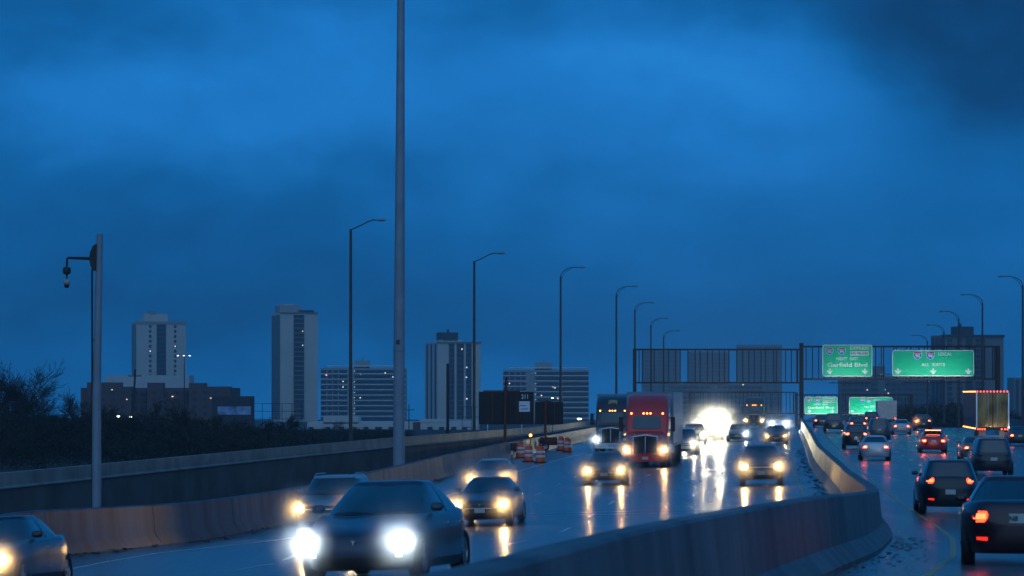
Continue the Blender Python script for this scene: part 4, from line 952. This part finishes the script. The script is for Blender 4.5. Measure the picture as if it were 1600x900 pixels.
slab_block('apartment block with pale balcony bands behind the message boards', 786, 920, 578, 1600, (822, 836), (836, 863, 566), 10, 8.3, [(796, 599), (864, 604), (867, 606), (846, 618), (871.5, 622.5)])
slab_block('dim apartment block with balcony bands under the nearer green signs', 1314, 1462, 588, 1700, (1372, 1382), (1368, 1384, 572), 8, 8, [(1377, 585), (1355, 609), (1388, 614.5), (1451, 596.5)], C_MID, C_MID)
slab_block('hazy low apartment block seen below the sign free half of the gantry', 1047, 1192, 600, 1900, (1110, 1118), (1100, 1130, 592), 6, 8, [(1161, 601)], C_MID, C_GREY)
# three hazy towers behind the gantry
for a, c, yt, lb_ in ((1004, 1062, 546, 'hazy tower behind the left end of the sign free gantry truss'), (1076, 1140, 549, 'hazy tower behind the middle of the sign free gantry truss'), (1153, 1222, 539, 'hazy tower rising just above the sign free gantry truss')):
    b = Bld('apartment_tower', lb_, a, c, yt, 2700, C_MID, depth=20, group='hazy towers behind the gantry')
    WL = bmat('hazy_window_grey', (.09, .09, .095))  # window grey lightened to put the haze into the colour
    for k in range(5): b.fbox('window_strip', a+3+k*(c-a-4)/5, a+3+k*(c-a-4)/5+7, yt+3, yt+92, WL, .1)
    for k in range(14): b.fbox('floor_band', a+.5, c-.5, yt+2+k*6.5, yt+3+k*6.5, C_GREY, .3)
# dark tower right
b = Bld('apartment_tower', 'dark broad tower with a black rooftop box behind the green local sign', 1472, 1571, 524, 1150, C_MID, side=14)
b.roofbox('penthouse', 1500, 1527, 510, 524, C_DARK); b.roofbox('vent_pipe', 1506, 1510, 505, 510, C_DARK, .4, .5); b.fbox('cornice', 1470, 1572, 523, 527, C_DARK, .5, 1)
for a, c in ((1478, 1486), (1494, 1502), (1524, 1540), (1528, 1530)): b.fbox('window_strip', a, c, 529, 650, M_BWIN, .1 if c-a > 3 else .3)
b.fbox('window_strip', 1508, 1520, 529, 650, M_BWIN, .1)
for k in range(14): b.fbox('spandrel', 1478, 1502, 535+k*8.4, 537+k*8.4, C_MID, .35); b.fbox('spandrel', 1524, 1540, 535+k*8.4, 537+k*8.4, C_MID, .35)
for f in (.1, .4, .7): b.sidebox('window_strip', f, f+.18, 529, 650, M_BWIN)
b = Bld('apartment_tower', 'dim tower at the frame edge to the right of the dark broad tower', 1584, 1625, 590, 1500, C_MID, depth=20)
for k in range(4): b.fbox('window_strip', 1587+k*9, 1592+k*9, 594, 660, M_BWIN, .1)
# brick block
b = Bld('brick_building', 'long dark brick block with stepped roof line in front of the cream tower', 126, 362, 606, 760, C_BRICK, depth=24)
for a, c, y in ((137, 190, 597.5), (190, 206, 604), (231, 256, 598), (296, 322, 598.5), (322, 361, 604)): b.fbox('bay', a, c, y, 700, C_BRICK, 1.2, 3)
for i, px in enumerate(range(142, 356, 16)):
    for j in range(4):
        b.fbox('window', px, px+7, 611+j*11, 616+j*11, M_BWIN, 1.26)
for px, py in ((176, 609), (199, 624), (270, 619.5), (330, 622)): b.fbox('lit_window', px-.8, px+.9, py-.5, py+.5, M_BULB, 1.4)
# billboard box
b = Bld('billboard', 'dark box with a pale picture band beside the brick block', 331, 394, 619, 560, C_DARK, depth=5, cat='billboard')
b.fbox('display', 340, 392, 635, 648, mat('billboard_picture', (.16, .26, .40), .4, vary=.9, scale=.6, dirt=(.02, .04, .09)), .12)
# white low building
b = Bld('low_building', 'long low pale building with square windows behind the parapet wall', 480, 748, 660, 640, C_WHITE, depth=25)
b.fbox('raised_roof', 505, 560, 650, 662, C_WHITE, 0, 12)
b.fbox('raised_roof', 655, 702, 655.5, 660.5, C_WHITE, 0, 12)
for px in (482, 508, 530, 549, 568, 586, 607, 668, 686, 705, 722): b.fbox('window', px, px+(11 if px == 586 else 8), 667, 672.5, M_BWIN, .1)
for px in (568, 586, 607): b.fbox('window', px, px+9, 679, 684, M_BWIN, .1)
b = Bld('low_building', 'dark low shed with a dull door left of the three strip tower', 645, 655, 660, 600, C_BRICK, depth=8)
# railing on the roof edge right of the billboard
D = 545; s = F/D; o = empty('railing', (at(394, D), D, EYE-(655-HZ)/s), 0, 'thin open railing between the billboard and the tallest tower', 'railing')
wd = 78/s
for z in (0, 12/s, 24/s): MB().box(0, wd, -.03, .03, z, z+.08).build('rail', M_STEELD, o)
for k in range(6): MB().box(wd*k/5.05, wd*k/5.05+.1, -.04, .04, -8, 24/s).build('post', M_STEELD, o)
D = 620; s = F/D; o = empty('railing', (at(722, D), D, EYE-(668-HZ)/s), 0, 'open frame railing at the foot of the three strip tower by the message board', 'railing')
for z in (0, 16/s, 32/s): MB().box(0, 30/s, -.04, .04, z, z+.1).build('rail', M_STEELD, o)
for k in range(3): MB().box(30/s*k/2.05, 30/s*k/2.05+.1, -.04, .04, -8, 32/s).build('post', M_STEELD, o)

# utility poles, flood lights
def pole_thing(px, pyt, D, label, lean=0, r=.15, cat='utility pole', cross=True):
    X = at(px, D); zt = EYE+(HZ-pyt)*D/F; zb = -9
    o = empty('utility_pole', (X, D, zb), 0, label, cat)
    MB().tube([(0, 0, 0), (lean, 0, zt-zb)], [r*1.3, r], 10).build('pole', M_STEELD, o, smooth=50)
    if cross:
        MB().box(lean*.9-1.1, lean*.9+1.1, -.06, .06, zt-zb-1.2, zt-zb-1.05).build('crossarm', M_STEELD, o)
        for q in (-1, 0, 1): MB().lathe([(.0, .14), (.05, .12), (.06, 0)], 8, c=(lean*.9+q, 0, zt-zb-1.05)).build('insulator', M_BLK, o)
    return o
pole_thing(203, 577, 480, 'slim leaning utility pole in front of the brick block', lean=.9, r=.16)
pole_thing(699.5, 568, 330, 'dark upright utility pole in front of the three strip tower', r=.16, cross=False)
pole_thing(639, 632, 600, 'thin short utility pole just right of the tall mast', r=.1)
def lit_lamp(px, py, D, label, col, power, bulbs=1, name='area_light', mh=None):
    X = at(px, D); zt = EYE+(HZ-py)*D/F; zb = -9; s = F/D
    o = empty(name, (X, D, zb), 0, label, 'area light')
    MB().tube([(0, 0, 0), (0, 0, zt-zb+.3)], [.14, .09], 8).build('pole', M_STEELD, o, smooth=50)
    MB().tube([(0, 0, zt-zb+.3), (0, -.5, zt-zb+.35), (0, -.9, zt-zb+.2)], .05, 6).build('arm', M_STEELD, o)
    for k in range(bulbs):
        x = (k-(bulbs-1)/2)*1.3
        hs = .35 if bulbs == 1 else .2
        MB().box(x-hs, x+hs, -1.3, -.8, zt-zb+.06, zt-zb+.2).build('lamp_head', M_STEELD, o, bevel=.03)
        MB().box(x-hs*.8, x+hs*.8, -1.34, -.84, zt-zb-(.12 if bulbs == 1 else .02), zt-zb+.05).build('lamp_glass', mat('lit_'+name+'_%d' % int(col[0]*100), (.8, .8, .7), .3, emit=col, estr=7), o, bevel=.02)
        if power: point(o, (x, -1.5, zt-zb-.2), power, col, .12)
    return o
lit_lamp(186.5, 650, 470, 'lit greenish area light low among the dark scrub, left one of a close pair', (.75, 1, .72), HL*.16)
lit_lamp(206, 651, 480, 'brighter lit greenish area light low among the dark scrub, right one of a close pair', (.75, 1, .72), HL*.26)
lit_lamp(288, 556, 620, 'slim flood light mast with three tiny lamps at the edge of the cream tower', (.8, .95, 1), 0, bulbs=3)
lit_lamp(905, 654, 420, 'bright round area light between the message boards and the brown truck', (.9, 1, .75), HL*.5)
lit_lamp(863, 622, 800, 'small greenish lamp in front of the balcony block behind the message boards', (.6, 1, .9), HL*.05, mh=1)
lit_lamp(4, 713, 300, 'small warm lamp low at the edge of the view in the dark scrub', (1, .72, .4), HL*.03)
lit_lamp(39, 673, 420, 'tiny warm lamp under the biggest bare tree', (1, .7, .35), 0)

# ------------------------------------------------------------------ trees and scrub
rows = []
for d in np.arange(40, 470, 15):
    d = float(d); x1 = ox(d)-.2 if d < 200 else xl(d)-1.2
    rows.append([(x1-u, d, zz) for u, zz in ((0, -2.2), (20, -2.0), (80, -1.8), (160, -2.5), (260, -9.2))])
tag(MB().grid(rows).build('embankment', M_EARTH, smooth=60), kind='structure')
def bare_tree(px, pyt, D, label, sd, wid=1.0, h=None, zb=-2.2):
    rr = random.Random(sd); X = at(px, D); H = EYE+(HZ-pyt)*D/F-zb
    o = empty('bare_tree', (X, D, zb), 0, label, 'tree', 'bare trees'); tr, cr = MB(), MB()
    def grow(p, d, ln, r, lev):
        pts = [p]; q = p.copy(); dd = d.copy(); n = 4
        for i in range(n):
            dd = (dd+Vector((rr.gauss(0, .13), rr.gauss(0, .13), rr.gauss(.03, .08)))).normalized(); q = q+dd*ln/n; pts.append(q.copy())
        rad = [max(.012, r*(1-.45*i/n)) for i in range(n+1)]
        (tr if lev < 2 else cr).tube(pts, rad, 6 if lev < 2 else 3, caps=False)
        if lev >= 6: return
        for c_ in range(rr.choice((2, 3, 3)) if lev > 0 else 4):
            f = rr.uniform(.35, 1); b_ = pts[int(f*n)]; ax = Vector((rr.gauss(0, 1)*wid, rr.gauss(0, 1), rr.gauss(.25, .5))).normalized()
            grow(b_, (dd*.75+ax*.8).normalized(), ln*rr.uniform(.6, .8), r*rr.uniform(.45, .62), lev+1)
        grow(pts[-1], dd, ln*.74, r*.58, lev+1)
    grow(Vector((0, 0, 0)), Vector((0, 0, 1)), H*.30, H*.022, 0)
    zs = max(v[2] for v in cr.v); k = H/zs
    tr.v = [(a*k, b*k, c*k) for a, b, c in tr.v]; cr.v = [(a*k, b*k, c*k) for a, b, c in cr.v]
    tr.build('trunk', M_BARK, o, fix=False); cr.build('crown', M_BARK, o, smooth=0, fix=False); return o
bare_tree(10, 552, 250, 'broadest bare tree at the left frame edge with a forked crown', 3, 1.9)
bare_tree(48, 562, 262, 'bare tree with rounded twiggy crown just right of the broadest one', 5, 1.9)
bare_tree(108, 603, 285, 'thin bare tree between the rounded one and the camera pole', 8)
bare_tree(-14, 590, 275, 'bare tree cut by the left frame edge', 11, 1.2)
bare_tree(88, 622, 240, 'small low bare tree in front of the thin one', 12, 1.4)
bare_tree(240, 616, 270, 'bare tree in front of the middle of the brick block', 14, 1.6)
bare_tree(176, 624, 250, 'low bare tree just right of the camera pole under the brick block', 15, 1.6)
bare_tree(300, 622, 260, 'bare tree under the right end of the brick block', 17, 1.6)
bare_tree(352, 646, 270, 'low bare tree below the billboard', 19, 1.5)
bare_tree(415, 650, 300, 'low bare tree below the tallest looking tower', 21, 1.5)
bare_tree(455, 645, 420, 'farther bare tree right of the foot of the tallest looking tower', 22, 1.3)
bare_tree(508, 655, 520, 'small bare tree in front of the low pale building', 23, 1.3, zb=-9)
bare_tree(540, 662, 520, 'smaller bare tree in front of the low pale building by the nearest street lamp', 24, 1.3, zb=-9)
for i, (px, py, D) in enumerate([(1408, 625, 640), (1432, 617, 660), (1462, 622, 650), (1488, 628, 600)]):
    bare_tree(px, py, D, ['low dim bare tree right of the far local sign', 'taller dim bare tree under the green local sign', 'dim bare tree in front of the dark broad tower, left one', 'dim bare tree just left of the lit box trailer'][i], 30+i, 1.6, zb=-9)
def scrub(name, spots, m, seedv, dens=90):
    r = np.random.default_rng(seedv); V = []; Fc = []
    for (x, y, z0, w_, h_) in spots:
        n = dens; th = r.uniform(0, 2*PI, n); rad = np.sqrt(r.uniform(0, 1, n))*w_; hh = r.uniform(0, 1, n)**.7*h_
        rad *= np.sqrt(np.clip(1-(hh/h_)**2, .05, 1))
        cx, cy_, cz = x+rad*np.cos(th), y+rad*np.sin(th), z0+hh
        a = r.normal(0, 1, (n, 3)); a /= np.linalg.norm(a, axis=1)[:, None]; b_ = r.normal(0, 1, (n, 3)); b_ /= np.linalg.norm(b_, axis=1)[:, None]
        sz = r.uniform(.15, .55, n)*(w_/2.5)
        for i in range(n):
            c = np.array((cx[i], cy_[i], cz[i])); k = len(V); V += [tuple(c+a[i]*sz[i]), tuple(c-a[i]*sz[i]), tuple(c+b_[i]*sz[i]*.16)]; Fc.append((k, k+1, k+2))
    o = MB(); o.v = V; o.f = Fc; o.m = [0]*len(Fc); o = o.build(name, m, smooth=0, fix=False); tag(o, kind='stuff'); return o
spots = []
for i in range(560):
    px = random.uniform(-90, 640); D = random.uniform(215, 430); X = at(px, D)
    if X > xl(D)-4: continue
    yt = np.interp(px, [-90, 120, 330, 470, 520, 640], [636, 642, 650, 662, 680, 692])+random.uniform(0, 1)**.6*46
    zt = EYE+(HZ-yt)*D/F; zb = -2.3; spots.append((X, D, zb, random.uniform(2, 4.2), max(.8, zt-zb)))
scrub('scrub', spots, M_LEAF, 3, 210)
spots = []
for i in range(240):
    px = random.uniform(1385, 1640); D = random.uniform(420, 700); X = at(px, D)
    yt = np.interp(px, [1385, 1410, 1500, 1640], [650, 632, 628, 650])+random.uniform(0, 22); zt = EYE+(HZ-yt)*D/F
    spots.append((X, D, -9, random.uniform(4, 8), max(1, zt+9)))
for i in range(160):
    px = random.uniform(640, 1100); D = random.uniform(430, 600); X = at(px, D); yt = 672+random.uniform(0, 18); zt = EYE+(HZ-yt)*D/F
    spots.append((X, D, -9, random.uniform(4, 7), max(1, zt+9)))
scrub('distant_scrub', spots, M_LEAF, 5, 90)

# ------------------------------------------------------------------ work zone
M_ORANGE = mat('barrel_orange', (.95, .09, .008), .4, vary=.08); M_BAND = mat('reflective_band', (.7, .7, .7), .35, vary=.05)
def barrel(px, D, label):
    X = at(px, D); o = empty('traffic_barrel', (X, D, gz(X, D)), 0, label, 'barrel', 'orange and white work zone barrels')
    pr = [(.30, .06), (.285, .3), (.27, .32), (.265, .55), (.25, .57), (.24, .8), (.225, .82), (.21, .98), (.15, 1.02), (.001, 1.03)]
    MB().lathe(pr, 20).build('drum', M_ORANGE, o, smooth=40)
    for z, r in ((.34, .272), (.60, .256)): MB().lathe([(r+.004, z), (r+.006, z+.01), (r+.0, z+.13), (r-.003, z+.14)], 20).build('band', M_BAND, o, smooth=40)
    MB().lathe([(.001, 0), (.42, 0), (.42, .05), (.30, .09)], 20).build('base', M_BLK, o, smooth=30)
    MB().tube([(-.07, 0, 1.0), (-.06, 0, 1.1), (.06, 0, 1.1), (.07, 0, 1.0)], .018, 6).build('handle', M_ORANGE, o)
barrel(844.5, 174, 'front work zone barrel, nearest the white edge line'); barrel(826, 178, 'work zone barrel just left of the front one')
barrel(813, 190, 'leftmost work zone barrel'); barrel(877, 214, 'rear work zone barrel half hidden behind the rightmost one'); barrel(887, 208, 'rightmost work zone barrel')
M_PANEL = mat('sign_back_panel', (.008, .007, .008), .5, .2, vary=.3, scale=.8); M_RUST = mat('rusty_orange_mast', (.12, .03, .015), .55, .2, vary=.3)
def message_board(pxa, pxb, pya, pyb, D, pxm, label, number=None, mtop=None):
    s = F/D; X0 = at((pxa+pxb)/2, D); zg = gz(X0, D); o = empty('message_board', (X0, D, zg), 0, label, 'message board', 'portable message boards in the work zone')
    z0, z1 = EYE-(pyb-HZ)/s-zg, EYE-(pya-HZ)/s-zg; w_ = (pxb-pxa)/s; xm_ = at(pxm, D)-X0
    MB().box(-w_/2, w_/2, -.12, .18, z0, z1).build('display_panel', M_PANEL, o, bevel=.03)
    fr = MB()
    for x in ((-w_/2+.9, w_/2-1.12) if number else (-w_/2+.7, w_/2-.65)): fr.box(x-.03, x+.03, -.17, -.121, z0+.05, z1-.05)
    fr.build('rib', M_RUST, o)
    MB().box(-w_/2+.3, w_/2-.9, -.1, .16, z1+.002, z1+.09).build('top_hinge', M_RUST, o)
    MB().tube([(xm_+.0, -.28, .35), (xm_+.03, -.28, z1-.3), (xm_+.1, -.24, mtop or z1+.2)], [.11, .1, .085], 8).build('mast', M_RUST, o, smooth=30)
    fm = MB(); fm.box(xm_-1.7, xm_+1.5, -.5, -.3, .42, .56); fm.box(xm_-1.7, xm_+1.5, .3, .5, .42, .56); fm.box(xm_-.9, xm_+.9, -.3, .3, .44, .54); fm.box(xm_-2.6, xm_-1.7, -.06, .06, .44, .54)
    fm.build('trailer_frame', M_RUST, o, bevel=.02)
    MB().box(xm_-.6, xm_+.9, -.38, .38, .57, 1.0).build('battery_box', M_RUST, o, bevel=.04)
    for sg in (-1, 1): wheel(o, xm_, sg*.75, .3, .2, 1).rotation_euler = (0, 0, PI/2)
    for x in (xm_-1.6, xm_+1.4):
        MB().tube([(x, -.45, .0), (x, -.45, .75)], .035, 8).build('jack_leg', M_STEELG, o)
        MB().box(x-.09, x+.09, -.55, -.35, 0, .03).build('jack_foot', M_STEELG, o)
    for x in (-w_/2+.6, w_/2-.8): MB().tube([(x, 0, z0), (x, 0, z0-.6)], .03, 6).build('support_rod', M_CHROME, o)
    if number:
        text_obj('number', number, .40, M_SWH, o, (w_/2-.58, -.13, z1-.34), width=.44, bold=.008)
        pl = MB().box(w_/2-.98, w_/2-.26, -.145, -.122, z0+.84, z1-.64).build('placard', M_BAND, o)
        t_ = MB()
        for z, a, c in ((z0+1.22, .9, .5), (z0+1.0, .86, .4)): t_.box(w_/2-a, w_/2-c, -.152, -.146, z, z+.05)
        t_.build('placard_print', M_SBLUE, pl)
    return o
message_board(748, 834, 612, 663, 192, 789, 'larger dark message board with number 211 and a white placard, tall leaning mast in front', '211', 5.4)
message_board(836, 880, 628, 663, 216, 852, 'smaller dark message board between the larger one and the street lamp')
o = empty('warning_light', (at(829, 196), 196, gz(at(829, 196), 196)), 0, 'amber warning light glowing on a short stand behind the barrels', 'warning light')
MB().tube([(0, 0, 0), (0, 0, 1.3)], .03, 8).build('stand', M_BLK, o); MB().box(-.25, .25, -.25, .25, 0, .06).build('foot', M_BLK, o)
MB().lathe([(.001, -.04), (.1, -.04), (.1, .04), (.001, .04)], 14, 'y', (0, -.03, 1.42)).build('lens', M_AMBER, o, smooth=30); point(o, (0, -.12, 1.42), HL*.01, (1, .35, .05), .04)
o = empty('delineator_post', (at(800, 176), 176, gz(at(800, 176), 176)), 0, 'dark post with white reflectors standing left of the barrels', 'post')
MB().tube([(0, 0, 0), (0, 0, 1.15)], .05, 8).build('post', M_BLK, o); MB().box(-.05, .05, -.07, -.05, .5, .75).build('reflector', M_BAND, o); MB().box(-.2, .2, -.2, .2, 0, .05).build('base', M_BLK, o)

# ------------------------------------------------------------------ litter along the barriers
def litter(name, fn, n, seedv, kind='stuff', m=M_GRAVEL):
    r = random.Random(seedv); mb = MB()
    for i in range(n):
        x, y, sz = fn(r); z = gz(x, y)
        p = [(x+r.gauss(0, sz), y+r.gauss(0, sz*2), z+abs(r.gauss(0, sz*.3))) for _ in range(4)]+[(x, y, z+sz*.35)]
        k = [(0, 1, 4), (1, 2, 4), (2, 3, 4), (3, 0, 4), (0, 2, 1)]; mb.add(p, k)
    tag(mb.build(name, m, smooth=0, fix=False), kind='stuff')
litter('leaf_litter', lambda r: (lambda y: (xm(y)+.55+abs(r.gauss(0, .45)), y, r.uniform(.015, .055)))(r.uniform(42, 66)), 170, 2)
litter('gutter_debris', lambda r: (lambda y: (xm(y)-.55-abs(r.gauss(0, .35)), y, r.uniform(.03, .11)))(r.uniform(55, 200)), 420, 3)
litter('roadside_debris', lambda r: (lambda y: (xl(y)+.5+abs(r.gauss(0, .3)), y, r.uniform(.03, .12)))(r.uniform(60, 180)), 320, 4)
